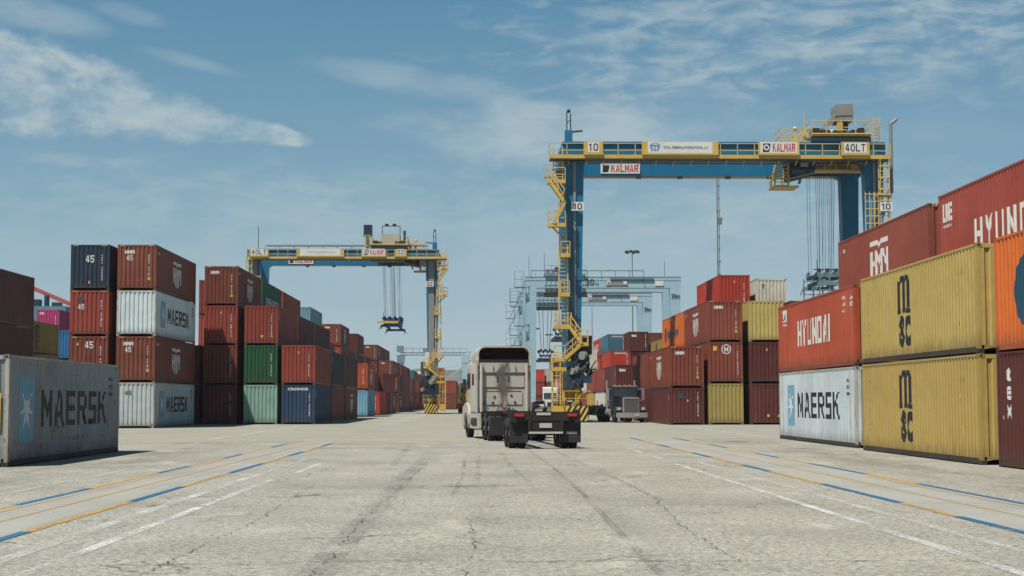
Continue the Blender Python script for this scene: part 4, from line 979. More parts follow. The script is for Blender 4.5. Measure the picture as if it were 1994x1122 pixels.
    for z in (17.9, 12.5): ub(b, u-.5, u+.5, y-.6, y+.7, z, z+.08)
    b.build('ladder', rl, root)
    b = MB()
    for k in range(13): b.box(U(SPAN-.45)-.03+k*.0, U(SPAN-.45)+.0, -1.5, -1.46, 13.5, 17.6) if k == 0 else None
    for i in range(4): b.bar((U(SPAN-1.35+.35*i+.9-.5), -1.45, 12.6), (U(SPAN-1.35+.35*i+.9-.5), -1.45, 18.2), .06)
    for i in range(10): b.bar((U(SPAN-.95), -1.45, 12.8+i*.58), (U(SPAN+.15), -1.45, 12.8+i*.58), .07)
    b.build('cage', rl, root)
    if s > 0:       # tall exhaust pipe beyond the far leg
        b = MB(); b.tube((SPAN+.7, 1, 15.6), (SPAN+1.85, 1, 18.6), .13, 10); b.tube((SPAN+1.85, 1, 18.5), (SPAN+1.85, 1, ZT+1.85), .14, 10); b.tube((SPAN+1.85, 1, ZT+1.8), (SPAN+2.35, .9, ZT+2.2), .14, 10)
        for z in (19.2, 20.3): b.tube((SPAN+1.85, 1, z), (SPAN+1.85, 1, z+.08), .18, 10)
        b.build('exhaust_pipe', M['cgrey'], root, True)
    else:
        b = MB(); ub(b, .5, SPAN-1.5, -.2, .4, ZT+.48, ZT+.66)
        for k in range(12): ub(b, 1.0+k*1.9, 1.08+k*1.9, -.1, .0, ZT, ZT+.5)
        b.build('festoon_rail', M['cgrey'], root)
    b = MB(); b.bar((U(SPAN-.9), -.6, 14.6), (U(SPAN+.5), -.58, 15.6), .06); b.build('pipe', M['cgrey'], root)
    # ---- trolley
    tc_ = tr; X = lambda r: U(tc_+r*(1 if True else 1))
    tb = MB()
    def tbx(b, r0, r1, y0, y1, z0, z1, **k): b.box(X(r0), X(r1), y0, y1, z0, z1, **k)
    tbx(tb, -2.4, 2.4, -.5, WB+.5, ZT+.05, ZT+.16); tbx(tb, -2.4, 2.4, -.75, -.45, ZT+.06, ZT+.42); tbx(tb, -2.4, 2.4, WB+.45, WB+.75, ZT+.06, ZT+.42); tbx(tb, -2.4, -2.0, -.4, WB, ZT+.16, ZT+.5); tbx(tb, 2.0, 2.4, -.4, WB, ZT+.16, ZT+.5)
    t0 = tb.build('trolley', M['cdblue'], root)
    b = MB(); tbx(b, -2.35, 2.35, -.7, WB+.7, ZT+.50, ZT+.62); tbx(b, -2.4, 2.4, -.78, -.68, ZT+.48, ZT+.72); b.tube((X(-2.4), -.8, ZT+.66), (X(2.4), -.8, ZT+.66), .07, 8); b.build('trolley_deck', cy, t0)
    b = MB(); rail(b, (X(-2.35), -.7, ZT+.62), (X(2.35), -.7, ZT+.62), 1.15, 4); rail(b, (X(-2.35), WB+.7, ZT+.62), (X(2.35), WB+.7, ZT+.62), 1.15, 4)
    for q in (-2.35, 2.35): rail(b, (X(q), -.7, ZT+.62), (X(q), WB+.7, ZT+.62), 1.15, 5)
    b.build('railing', rl, t0)
    b = MB()
    for r0, r1, y0, y1, h in ((-2.1, -1.5, .2, 1.6, .7), (-1.4, -.7, .1, 2.4, .55), (-.3, .8, .6, 3.2, .62), (1.0, 1.6, .1, 2.0, .55), (1.65, 2.15, .3, 2.0, .75), (-1.6, 1.4, 4, 6.5, .6), (-2.2, 2.2, 2.6, 3.5, .35)): tbx(b, r0, r1, y0, y1, ZT+.62, ZT+.62+h)
    b.build('hoist_machinery', M['cdark'], t0, bevel=.04)
    b = MB(); b.tube((X(-.6), 1.2, ZT+1.1), (X(.9), 1.2, ZT+1.1), .28, 12); b.tube((X(-.9), 1.0, ZT+.9), (X(-.5), 1.0, ZT+1.2), .12, 8); b.tube((X(1.1), .6, ZT+1.0), (X(1.9), .7, ZT+1.25), .07, 6); b.build('hoist_drum', M['lgrey'], t0, True)
    b = MB(); b.box(X(.75)-.35, X(.75)+.35, 1.5, 2.1, ZT+.6, ZT+2.1); b.build('post', M['cdblue'] if s > 0 else M['cdark'], t0)
    if s > 0:
        b = MB(); tbx(b, .15, 1.45, 1.2, 3.2, ZT+2.05, ZT+2.55); b.prism([(X(.1), ZT+2.5), (X(1.5), ZT+2.55), (X(1.45), ZT+3.5), (X(.1), ZT+3.42)], 'y', 1.15, 3.3); b.prism([(X(.2), ZT+2.9), (X(.2), ZT+2.2), (X(-1.2), ZT+1.35), (X(-1.15), ZT+1.55)], 'y', 1.6, 2.5)
        b.build('air_duct_box', M['cgrey'], t0)
        b = MB(); tbx(b, -.35, .1, -.9, -.78, ZT+.9, ZT+1.6); b.build('yellow_box', cy, t0)
    else:
        b = MB(); tbx(b, 2.4, 3.5, 1.2, 2.4, ZT+2.0, ZT+3.5); tbx(b, 2.7, 3.2, 1.5, 2.1, ZT+.3, ZT+2.0); b.build('air_duct_box', M['cdblue'], t0)
        b = MB(); tbx(b, -1.4, 1.0, .2, 2.4, ZT+.6, ZT+2.15); b.build('machinery_house', M['lgrey'], t0, bevel=.05)
        b = MB()
        for r in (-1.4, .95): b.bar((X(r), .25, ZT+2.1), (X(r), .25, ZT+3.2), .09)
        b.bar((X(-1.4), .25, ZT+3.2), (X(.95), .25, ZT+3.2), .09); tbx(b, -.9, -.4, .1, .4, ZT+3.25, ZT+3.5); tbx(b, .1, .6, .1, .4, ZT+3.25, ZT+3.5); b.tube((X(-2.0), .3, ZT+.6), (X(-2.0), .3, ZT+2.6), .16, 8)
        b.build('lamp_frame', M['cdark'], t0)
    # lower side platform of the trolley
    b = MB(); tbx(b, -4.7, -2.4, -.2, 2.4, ZT+.10, ZT+.18); rail(b, (X(-4.7), -.2, ZT+.15), (X(-2.4), -.2, ZT+.15), 1.05, 3); rail(b, (X(-4.7), -.2, ZT+.15), (X(-4.7), 2.4, ZT+.15), 1.05, 2); rail(b, (X(-4.7), 2.4, ZT+.15), (X(-2.4), 2.4, ZT+.15), 1.05, 3)
    tbx(b, -3.6, -3.3, .2, .5, ZT+.2, ZT+.8); tbx(b, -2.9, -2.6, .1, .5, ZT+.2, ZT+1.0); b.bar((X(-3.0), -.1, ZT+.2), (X(-2.4), -.1, ZT+1.4), .08); b.ball((X(-3.5), .3, ZT+1.25), .2, 8, 6); b.bar((X(-2.7), .4, ZT+.3), (X(-2.7), .4, ZT+2.6), .05)
    b.build('side_platform', rl, t0)
    b = MB()
    for k in (-.25, .25): b.bar((X(2.85+k), -.6, ZT), (X(2.85+k), -.6, ZT+2.0), .08)
    for i in range(8): b.bar((X(2.6), -.6, ZT+.1+i*.25), (X(3.1), -.6, ZT+.1+i*.25), .05); b.bar((X(2.45), -.9, ZT+.1+i*.25), (X(3.25), -.9, ZT+.1+i*.25), .04)
    b.build('ladder', rl, t0)
    # operator's cab under the girders
    b = MB(); b.prism([(X(-3.9), 19.65), (X(-3.85), 21.0), (X(-1.75), 21.0), (X(-1.75), 20.2)], 'y', .9, 3.2)
    cabn = b.build('operator_cab', M['cdark'], root, bevel=.05)
    b = MB(); b.prism([(X(-2.35), 20.1), (X(-2.35), 20.85), (X(-1.80), 20.85), (X(-1.80), 20.32)], 'y', .86, 3.24); b.prism([(X(-3.7), 19.95), (X(-3.7), 20.8), (X(-2.5), 20.8), (X(-2.5), 20.05)], 'y', .88, 3.22); b.build('glass', M['glassd'], cabn)
    b = MB(); tbx(b, -3.0, -2.4, .6, 1.2, 20.55, 21.15); b.build('air_conditioner', M['lgrey'], cabn)
    b = MB(); b.bar((X(-4.0), 1, 19.55), (X(-1.8), 1, 20.1), .14); b.bar((X(-4.0), 3, 19.55), (X(-1.8), 3, 20.1), .14); b.bar((X(-3.1), 1, 19.2), (X(-2.9), 1.1, 19.7), .16); b.build('cab_frame', M['cgrey'], cabn)
    b = MB()
    for y in (.6, 2.6):
        for r in (-5.2, -4.1): b.bar((X(r), y, 18.9), (X(r+.5 if r < -5 else r+.1), y, 21.0), .10)
    for i in range(8): b.bar((X(-5.15+i*.05), .6, 19.0+i*.27), (X(-4.1), .6, 19.0+i*.27), .06)
    tbx(b, -5.25, -3.2, .5, 2.7, 18.85, 18.97); rail(b, (X(-5.2), .5, 18.97), (X(-4.0), .5, 18.97), 1.0, 2); rail(b, (X(-5.2), .5, 18.97), (X(-5.2), 2.7, 18.97), 1.0, 2)
    b.build('cab_stairs', cy, cabn)
    b = MB(); tbx(b, -1.9, 2.6, .9, 2.0, 20.2, 20.34); rail(b, (X(-1.9), .9, 20.34), (X(2.6), .9, 20.34), .75, 5); rail(b, (X(-1.9), 2.0, 20.34), (X(2.6), 2.0, 20.34), .75, 5); tbx(b, 1.2, 2.4, 1.0, 1.8, 20.35, 20.8); b.build('under_platform', M['crail'] if s > 0 else M['cgrey'], t0)
    b = MB(); tbx(b, -1.2, 2.2, 2.5, 5.8, 20.9, ZT-.1); b.build('hoist_frame', M['cdark'], t0)
    # ropes and spreader
    xr = X(rope_rel)
    b = MB(); zt = drop+1.6
    for dx in (-1.15, -.95, -.15, 0., .15, .3, .85, 1.1):
        for y in (2.2, 5.2):
            b.tube((xr+dx+rnd.uniform(-.08, .08), y, 20.9), (xr+swing+dx*.9+rnd.uniform(-.1, .1), y+.2, zt-.2), .017, 5, caps=False)
    b.build('hoist_rope', M['rope'], root)
    xs = xr+swing
    b = MB()
    for y in (2.0, 5.8): b.box(xs-1.2, xs+1.2, y-.2, y+.2, drop+.9, drop+1.15)
    b.box(xs-1.25, xs-1.05, 2, 5.8, drop+.9, drop+1.15); b.box(xs+1.05, xs+1.25, 2, 5.8, drop+.9, drop+1.15)
    for dx in (-1.05, -.35, .35, 1.05):
        for y in (1.9, 5.9): b.box(xs+dx-.16, xs+dx+.16, y-.12, y+.12, drop+1.1, drop+(1.75 if s < 0 else 1.4)); b.tube((xs+dx, y-.08, drop+1.45), (xs+dx, y+.08, drop+1.45), .26 if s < 0 else .15, 12)
    for i in range(7): b.bar((xs-1.2+i*.4, 1.8, drop+.9), (xs-.8+i*.4 if i < 6 else xs+1.2, 1.8, drop+1.5), .07)
    b.bar((xs-1.5, 1.8, drop+1.5), (xs+1.5, 1.8, drop+1.5), .08); b.bar((xs-1.2, 1.8, drop+1.5), (xs-1.2, 1.8, drop+2.3), .06)
    hb = b.build('head_block', spreader_m, root)
    y0_, y1_ = (-2.2, 10.2) if s < 0 else (1.0, 7.0)
    b = MB(); b.box(xs-.95, xs-.7, y0_, y1_, drop+.35, drop+.65); b.box(xs+.7, xs+.95, y0_, y1_, drop+.35, drop+.65); b.box(xs-1.25, xs+1.25, y0_-.1, y0_+.15, drop+.15, drop+.45); b.box(xs-1.25, xs+1.25, y1_-.15, y1_+.1, drop+.15, drop+.45)
    if s < 0: b.box(xs-1.1, xs+1.1, 1.2, 6.8, drop+.6, drop+.92)
    else:
        for q in (-1.2, -.4, .4, 1.2):
            for yy in (y0_, y1_): b.bar((xs+q, yy, drop-.8), (xs+q, yy, drop+1.1), .09)
        for z in (-.8, -.2, .9):
            for yy in (y0_, y1_): b.bar((xs-1.2, yy, drop+z), (xs+1.2, yy, drop+z), .07)
    for q in (-1.2, 1.2):
        for y in (y0_+.05, y1_-.05): b.tube((xs+q, y, drop-.12), (xs+q, y, drop+.2), .06, 8); b.prism([(xs+q*1.02, drop+.3), (xs+q*1.22, drop-.25), (xs+q*1.26, drop-.2), (xs+q*1.06, drop+.45)], 'y', y-.1, y+.1)
    sp = b.build('spreader', M['cdblue'] if s < 0 else M['truss'], root)
    if s < 0:
        b = MB(); b.box(xs-1.75, xs+1.0, -2.42, -2.32, drop+.62, drop+.92); b.build('yellow_beam', cy, sp)
    return root
c10 = crane(7.7, 1, 122., 'large blue and yellow gantry crane numbered 10, right of the lane beyond the truck', 'blue',
      [(.75, 2.15, 'num', '10'), (5.35, 11.3, 'banner', ''), (14.6, 17.75, 'maker', 'KALMAR'), (21.2, 23.35, 'lt', '40LT')], 21.4, .2, -.35, 10.8, 0., '10', M['truss'], (2.75, 6.1, 0), False)
c02 = crane(-6.1, -1, 203., 'blue and yellow gantry crane numbered 02, smaller and farther, straddling the left stacks', 'blue',
      [(-23.75, -21.35, 'lt', '40LT'), (-17.6, -11.5, 'banner', ''), (-9.1, -6.0, 'maker', 'KALMAR'), (-4.75, -3.3, 'num', '02')], 5.6, .72, -.1, 11.2, .25, '02', M['cblue'], (-19.8, -16.4, 0), True)

def pale_crane(X0, SPAN, Y, ztop, label, tru, drop):
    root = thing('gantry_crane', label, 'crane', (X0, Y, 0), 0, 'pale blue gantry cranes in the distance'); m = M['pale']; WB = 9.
    for u in (0, SPAN):
        for y in (0, WB):
            b = MB(); b.box(u-.65, u+.65, y-.55, y+.55, 2.4, ztop-1.6, tx=-.15); b.build('leg', m, root)
        b = MB(); b.box(u-.6, u+.6, -1.5, WB+1.5, 1.6, 2.4); b.build('sill_beam', m, root)
        for y in (-.9, .9, WB-.9, WB+.9): MB().tube((u-.35, y, .75), (u+.35, y, .75), .75, 14).build('wheel', M['tyre'], root)
    for y in (0, WB):
        b = MB(); b.box(-.9, SPAN+.9, y-.5, y+.5, ztop-1.6, ztop); g = b.build('girder', m, root)
        b = MB(); b.box(-.9, SPAN+.9, y-.54, y+.54, ztop, ztop+.06); b.box(-.9, SPAN+.9, y-.53, y-.5, ztop-.55, ztop-.48); b.box(-.9, SPAN+.9, y-.54, y+.54, ztop-1.66, ztop-1.6); b.build('flange', M['truss'], g)
    b = MB(); rail(b, (0, -.6, ztop+.06), (SPAN*.78, -.6, ztop+.06), .9, 8, False, .06); b.box(0, SPAN*.78, -.7, -.5, ztop+.88, ztop+1.02); b.box(SPAN*.55, SPAN*.85, -.75, -.55, ztop-.35, ztop-.1); b.build('railing', M['truss'], root)
    b = MB()
    for u in (SPAN*.37, SPAN*.77): b.bar((u, -.56, ztop-.1), (u+.5, -.56, ztop-1.5), .12)
    b.build('brace', M['truss'], root)
    sg = MB().box(SPAN*.52, SPAN*.67, -.60, -.53, ztop-1.25, ztop-.5).build('sign_board', M['cgrey'], root)
    MB().box(SPAN*.525, SPAN*.55, -.64, -.602, ztop-1.2, ztop-.55).build('sign_panel', M['white'], sg); MB().box(SPAN*.53, SPAN*.545, -.66, -.642, ztop-1.1, ztop-.75).build('logo', M['redtag'], sg); MB().box(SPAN*.64, SPAN*.665, -.64, -.602, ztop-1.1, ztop-.6).build('sign_panel', M['white'], sg)
    MB().box(SPAN*.86, SPAN*.92, -.60, -.53, ztop-1.3, ztop-.6).build('sign_board', M['white'], root)
    decal('lettering', text2d('20', 1.35, .95, .02), M['cdark'], root, lambda a, c: (SPAN*.375+a, -.56, ztop-1.25+c))
    decal('lettering', text2d('m', .5, .3, .02), M['cdark'], root, lambda a, c: (SPAN*.445+a, -.56, ztop-1.2+c))
    decal('lettering', text2d('20m', 1.3, .7, .02), M['cdark'], root, lambda a, c: (SPAN-.6+a, -.63, ztop-3.2+c))
    b = MB(); b.bar((SPAN*.93, 0, ztop), (SPAN*.93, 0, ztop+2.4), .09); b.bar((-.3, 0, ztop), (-.3, 0, ztop+3.2), .09); b.bar((2.0, 0, ztop+1.2), (2.0, 0, ztop+3.6), .09); b.build('antenna', M['truss'], root)
    # trolley with hanging lattice
    b = MB(); b.box(tru-2.8, tru+3.4, -.8, WB+.8, ztop+.1, ztop+.5); rail(b, (tru-2.8, -.8, ztop+.5), (tru+3.4, -.8, ztop+.5), 1.2, 6)
    for i in range(7): b.box(tru-2.4+i*.8, tru-1.9+i*.8, 0, 2, ztop+.5, ztop+.9+.5*rnd.random())
    t0 = b.build('trolley', M['truss'], root)
    b = MB()
    for i in range(5): b.box(tru-1.2+i*.75, tru-.7+i*.75, -.4, .8, ztop+.9, ztop+1.5)
    b.box(tru-2.8, tru+3.6, -.4, .0, ztop-3.0, ztop-2.3); b.build('hoist_machinery', M['cdark'], t0)
    b = MB()
    for i in range(9): b.bar((tru-2.8+i*.7, -.5, ztop-2.4), (tru-2.4+i*.7, -.5, ztop-.1), .09)
    b.bar((tru-2.8, -.5, ztop-1.2), (tru+3.4, -.5, ztop-1.2), .1); b.build('lattice', M['truss'], t0)
    b = MB()
    for dx in (-1, -.4, .4, 1.): b.tube((tru+dx*1.2, 3, ztop-2.3), (tru+dx*.7, 3, drop+2.2), .05, 5)
    b.build('hoist_rope', M['truss'], root)
    b = MB()
    for i in range(7):
        b.ball((tru-1.2+i*.4, 3, drop+1.9+.25*(i % 2)), .26, 8, 6); b.ball((tru-.9+i*.3, 3, drop+1.1+.2*((i+1) % 2)), .2, 8, 6)
    b.bar((tru-1.1, 3, drop+2.3), (tru-.9, 3, drop+.6), .16); b.bar((tru+1.0, 3, drop+2.0), (tru+.8, 3, drop+.6), .12); b.box(tru+1.9, tru+2.2, 2.8, 3.2, drop+.7, drop+.95); b.bar((tru+.8, 3, drop+.8), (tru+2.0, 3, drop+.82), .08)
    b.build('head_block', M['truss'], root)
    b = MB(); b.box(tru-1.4, tru+1.5, -2, 10, drop+.25, drop+.65); b.prism([(tru-1.5, drop-.15), (tru-1.2, drop+.0), (tru+1.3, drop+.0), (tru+1.6, drop-.15), (tru+1.5, drop+.4), (tru-1.4, drop+.4)], 'y', -2.2, -1.9); b.build('spreader', M['cdark'], root)
    # stair tower outside the near leg
    b = MB()
    for i in range(5):
        z = ztop-1.5-i*2.9; x = -1.5-(i % 2)*.6
        b.box(x-1.0, x+.5, -1.4, 0, z-.12, z); b.bar((x-1, -1.4, z), (x-1, -1.4, z+2.4), .07); b.bar((x+.4, -1.4, z), (x+.4, -1.4, z+2.4), .07); b.bar((x-1, -1.4, z+1.1), (x+.4, -1.4, z+1.1), .06); b.bar((x-1, -1.4, z+2.2), (x+.4, -1.4, z+2.2), .06)
        b.bar((x-.9, -1.2, z-2.8), (x+.4, -1.2, z-.1), .10)
    for i in range(10): b.bar((-2.4+(i % 2)*1.4, -.8, 3+i*.6), (-1.0-(i % 2)*1.4, -.8, 3.6+i*.6), .07)
    for x in (-2.4, -1.0): b.bar((x, -.8, 1), (x, -.8, ztop-12), .09)
    b.build('stair_tower', M['truss'], root)
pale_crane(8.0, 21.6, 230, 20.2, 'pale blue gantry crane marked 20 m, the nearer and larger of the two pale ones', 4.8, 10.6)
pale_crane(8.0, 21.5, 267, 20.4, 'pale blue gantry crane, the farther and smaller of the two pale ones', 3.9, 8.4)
# thin truss crane far beyond
def truss_crane(X0, SPAN, Y, zt):
    root = thing('gantry_crane', 'thin grey-blue lattice gantry crane far off behind the crane numbered 02', 'crane', (X0, Y, 0)); b = MB()
    for z in (zt-1.3, zt-2.2): b.bar((-.5, 0, z), (SPAN+.5, 0, z), .35)
    for k in range(18): b.bar((k*SPAN/18, 0, zt-2.2), ((k+1)*SPAN/18, 0, zt-1.3), .14)
    rail(b, (-.5, 0, zt-1.2), (SPAN+.5, 0, zt-1.2), 1.5, 10, False, .1); b.box(8, 12, -1, 2, zt-1.5, zt+.4); b.box(-1.5, 1, -1, 1, zt-1.0, zt+1.2); b.build('girder', M['truss'], root)
    for u in (0, SPAN):
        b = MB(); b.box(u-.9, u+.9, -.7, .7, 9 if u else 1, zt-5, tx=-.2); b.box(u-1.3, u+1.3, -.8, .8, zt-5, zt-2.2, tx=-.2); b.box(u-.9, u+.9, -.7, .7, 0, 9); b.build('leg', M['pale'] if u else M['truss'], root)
    b = MB()
    for i in range(4): b.bar((SPAN+1.6, 0, zt-3*i-1), (SPAN+1.6, 0, zt-3*i-3.6), .12); b.box(SPAN+.8, SPAN+2.6, -.5, .5, zt-3*i-1.2, zt-3*i-1)
    b.build('ladder', M['truss'], root)
truss_crane(-27.8, 23.2, 558, 20.5)

# ------------------------------------------------------------ vehicles
def wheel(parent, x, y, r=.52, w_=.28, name='wheel', rimm='rim', dual=0, tire='tyre'):
    """wheel lying along x; x is the outer face, sign gives the side"""
    sg = 1 if x > 0 else -1
    n = 28; b = MB()
    for k in range(2 if dual else 1):
        xo = x-sg*k*(w_+.05)
        prof = [(xo, r*.62), (xo, r*.93), (xo-sg*.03, r*.985), (xo-sg*.06, r), (xo-sg*(w_-.06), r), (xo-sg*(w_-.03), r*.985), (xo-sg*w_, r*.93), (xo-sg*w_, r*.62)]
        i0 = len(b.v)
        for px, pr in prof:
            for j in range(n): a = 2*math.pi*j/n; b.v.append((px, y+math.cos(a)*pr, r+math.sin(a)*pr))
        for q in range(len(prof)-1):
            for j in range(n): b.f.append((i0+q*n+j, i0+q*n+(j+1) % n, i0+(q+1)*n+(j+1) % n, i0+(q+1)*n+j))
    o = b.build(name, M['tyre'], parent, True)
    b = MB(); b.tube((x-sg*.10, y, r), (x-sg*(w_*(2.05 if dual else 1)), y, r), r*.63, 20); b.tube((x-sg*.02, y, r), (x-sg*.12, y, r), r*.2, 12)
    b.build('rim', M[rimm], o, False)
    return o

def chassis(label, loc, rz, L=12.2, name='container_chassis', group=None, lite=False):
    t = thing(name, label, 'trailer', loc, rz, group)
    b = MB()
    for x in (-.5, .5):     # I-beams
        b.box(x-.07, x+.07, .1, L, 1.16, 1.19); b.box(x-.012, x+.012, .1, L, .82, 1.16); b.box(x-.07, x+.07, .1, L, .80, .83)
    for k in range(9): b.box(-.5, .5, .8+k*1.3, .88+k*1.3, .9, 1.1)
    b.build('frame_rails', M['chas'], t)
    b = MB(); b.box(-1.22, 1.22, 0, .28, .98, 1.30); b.box(-1.22, -1.0, -.02, .3, .92, 1.36); b.box(1.0, 1.22, -.02, .3, .92, 1.36); b.build('bolster', M['chas'], t, bevel=.01); MB().box(-1.22, 1.22, L-.25, L, 1.0, 1.25).build('bolster', M['chas'], t, bevel=.01)
    b = MB()
    for x in (-1.12, 1.12):
        for y in (.14, L-.12): b.box(x-.05, x+.05, y-.06, y+.06, 1.30, 1.40)
    b.build('twist_lock', M['cgrey'], t)
    b = MB(); b.box(-.62, .62, -.05, .05, .52, .62); b.box(-.62, -.52, -.04, .06, .6, 1.0); b.box(.52, .62, -.04, .06, .6, 1.0); b.box(-.58, .58, .02, .10, .62, .98); b.build('rear_guard', M['chas'], t)
    b = MB(); b.box(-.60, .60, -.062, -.05, .535, .605); b.build('reflective_strip', M['plate'], t)
    for x in (-.93, .93):
        MB().box(x-.16, x+.16, -.06, -.02, 1.14, 1.24).build('tail_lamp', M['tail'], t)
        fx = x*1.0; fl = MB().box(fx-.33, fx+.33, .16, .18, .22, 1.0).build('mud_flap', M['rubberflap'], t)
        if x > 0: decal('flap_mark', rect2d(.38, .09), M['cgrey'], fl, lambda a, c: (fx-.19+a, .155, .52+c))
    MB().box(-.32, .18, -.02, .0, 1.18, 1.27).build('licence_plate', M['plate'], t)
    MB().box(-.22, .22, -.01, .015, .74, .90).build('licence_plate', M['plate'], t)
    for y in (1.15, 2.45):
        MB().tube((-1.0, y, .52), (1.0, y, .52), .075, 10).build('axle', M['chas'], t)
        for s in (-1, 1): wheel(t, s*1.22, y, dual=1)
    b = MB()
    for x in (-.45, .45): b.box(x-.05, x+.05, .8, 2.8, .66, .80); b.box(x-.06, x+.06, 8.7, 8.82, .30, 1.0); b.box(x-.14, x+.14, 8.6, 8.92, .26, .31)
    b.bar((-.45, 8.76, .5), (.45, 8.76, .85), .05); b.build('landing_gear', M['chas'], t)
    b = MB(); b.tube((.75, 3.4, .85), (.75, 4.6, .85), .14, 10); b.tube((-.3, 2.9, .95), (.5, 6, 1.0), .02, 5); b.build('air_tank', M['cdark'], t)
    return t
chassis('black empty container chassis with red tail lights, coupled behind the moving beige truck', (2.38, 54.0, 0), .068)

def curve_y(z): return 0
# beige sleeper tractor seen from behind
TR = thing('semi_truck', 'beige sleeper cab semi truck with tall roof fairing driving away mid lane', 'truck', (1.16, 68.57, 0), .14)
def shell(secs, cap=True):
    """loft of rounded sections: (y, half width, z0, z1, corner radius, x shift)"""
    b = MB(); rings = []
    for y, hw_, z0, z1, r in secs:
        pts = []
        for cx, cz, a0 in ((hw_-r, z0+.04, -90), (hw_-r, z1-r, 0), (-hw_+r, z1-r, 90), (-hw_+r, z0+.04, 180)):
            for k in range(6):
                a = R(a0+90*k/5); rr = r if cz > z0+.1 else .04
                ex = (hw_-.04 if cx > 0 else -hw_+.04) if rr == .04 else cx
                pts.append((ex+math.cos(a)*rr, y, cz+math.sin(a)*rr))
        rings.append(pts)
    n = len(rings[0])
    for p in rings: b.v += p
    for q in range(len(rings)-1):
        for k in range(n): b.f.append((q*n+k, q*n+(k+1) % n, (q+1)*n+(k+1) % n, (q+1)*n+k))
    if cap: b.f.append(tuple(range(n))); b.f.append(tuple((len(rings)-1)*n+k for k in range(n)))
    return b
body = shell([(0, 1.18, 1.22, 3.42, .16), (.05, 1.21, 1.20, 3.46, .2), (2.4, 1.21, 1.15, 3.5, .2), (3.3, 1.20, 1.1, 3.4, .25), (3.7, 1.1, 1.1, 2.6, .3), (3.95, 1.05, 1.1, 2.05, .3)]).build('cab', M['cabw'], TR, True)
# roof fairing: open at the back, with a dark cavity
def fairing():
    b = MB(); n = 12
    def ring(y, hw_, z1, r, inset=0.):
        pts = [(hw_-inset, y, 3.25)]
        for cx, a0 in ((hw_-r, 0), (-hw_+r, 90)):
            for k in range(6): a = R(a0+90*k/5); pts.append((cx+math.cos(a)*(r-inset), y, z1-r+math.sin(a)*(r-inset)))
        pts.append((-hw_+inset, y, 3.25)); return pts
    rs = [ring(-.10, 1.20, 4.12, .36), ring(1.0, 1.20, 4.12, .36), ring(2.2, 1.16, 4.0, .38), ring(3.0, 1.05, 3.6, .25), ring(3.4, 1.0, 3.42, .06)]
    inn = [ring(2.0, 1.12, 3.9, .36, .06), ring(1.0, 1.20, 4.12, .36, .07), ring(-.10, 1.20, 4.12, .36, .07)]
    allr = inn+rs; m_ = len(allr[0])
    for p in allr: b.v += p
    for q in range(len(allr)-1):
        for k in range(m_-1): b.f.append((q*m_+k, q*m_+k+1, (q+1)*m_+k+1, (q+1)*m_+k))
    return b
fairing().build('roof_fairing', M['cabw'], TR, True)
b = MB(); b.box(-1.10, 1.10, .5, .54, 3.3, 4.02); b.box(-1.12, 1.12, -.05, .5, 3.40, 3.52); cv = b.build('fairing_cavity', M['inner'], TR)
b = MB(); b.box(-1.13, -1.11, .0, .5, 3.45, 3.95); b.box(1.11, 1.13, .0, .5, 3.45, 3.95); b.bar((-1, .2, 3.5), (-.4, .4, 3.9), .04); b.bar((1, .2, 3.5), (.4, .4, 3.9), .04); b.build('lining', M['inner'], cv)
# rear wall embossing
b = MB(); b.box(-1.12, 1.12, -.055, 0, 2.92, 3.40); rp = b.build('upper_panel', M['cabw'], TR, bevel=.03)
b = MB()
for x0, x1, z0, z1 in ((-.95, -.10, 2.28, 2.80), (.10, .95, 2.28, 2.80), (-.85, -.06, 1.5, 2.08), (.14, .85, 1.5, 2.08)):
    b.box(x0, x1, -.03, .01, z0, z1, )
b.build('pressed_panel', M['cabw'], TR, bevel=.022)
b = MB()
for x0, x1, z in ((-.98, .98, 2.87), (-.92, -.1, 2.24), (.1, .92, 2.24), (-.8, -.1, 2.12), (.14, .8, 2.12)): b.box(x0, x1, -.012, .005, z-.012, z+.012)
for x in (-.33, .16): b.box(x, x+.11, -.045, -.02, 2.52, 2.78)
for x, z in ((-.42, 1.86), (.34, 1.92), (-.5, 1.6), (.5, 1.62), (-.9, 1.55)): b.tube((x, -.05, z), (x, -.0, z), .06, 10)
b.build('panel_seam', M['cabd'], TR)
def smudge_mat():
    m = bpy.data.materials.new('grease smear'); m.use_nodes = True; t = NT(m.node_tree); bb = t.n['Principled BSDF']; oc = t.new('ShaderNodeTexCoord').outputs['Object']
    bb.inputs['Base Color'].default_value = (.10, .09, .075, 1); bb.inputs['Roughness'].default_value = .8
    s_ = t.new('ShaderNodeSeparateXYZ'); t.put(s_.inputs[0], oc)
    q = t.math('ADD', t.math('POWER', t.math('DIVIDE', t.math('ADD', s_.outputs[0], .02), .42), 2.), t.math('POWER', t.math('DIVIDE', t.math('SUBTRACT', s_.outputs[2], 2.6), 1.0), 2.))
    t.put(bb.inputs['Alpha'], t.math('MULTIPLY', t.sstep(t.math('ADD', t.math('SUBTRACT', 1., q), t.math('MULTIPLY', t.math('SUBTRACT', t.noise(oc, 2.6, 5, .6), .5), 2.6)), .15, 1.0), .8)); return m
b = MB(); b.face((-.9, -.062, 1.3), (.9, -.062, 1.3), (.9, -.062, 3.38), (-.9, -.062, 3.38)); b.build('grease_smear', smudge_mat(), TR)
b = MB(); b.tube((-.15, -.1, 1.45), (.35, -.5, 1.2), .035, 6); b.tube((.35, -.5, 1.2), (.1, -1.4, 1.15), .03, 6); b.tube((-.2, -.1, 1.55), (-.4, -.7, 1.25), .03, 6); b.tube((-.4, -.7, 1.25), (-.1, -1.5, 1.2), .03, 6); b.build('air_hose', M['chas'], TR)
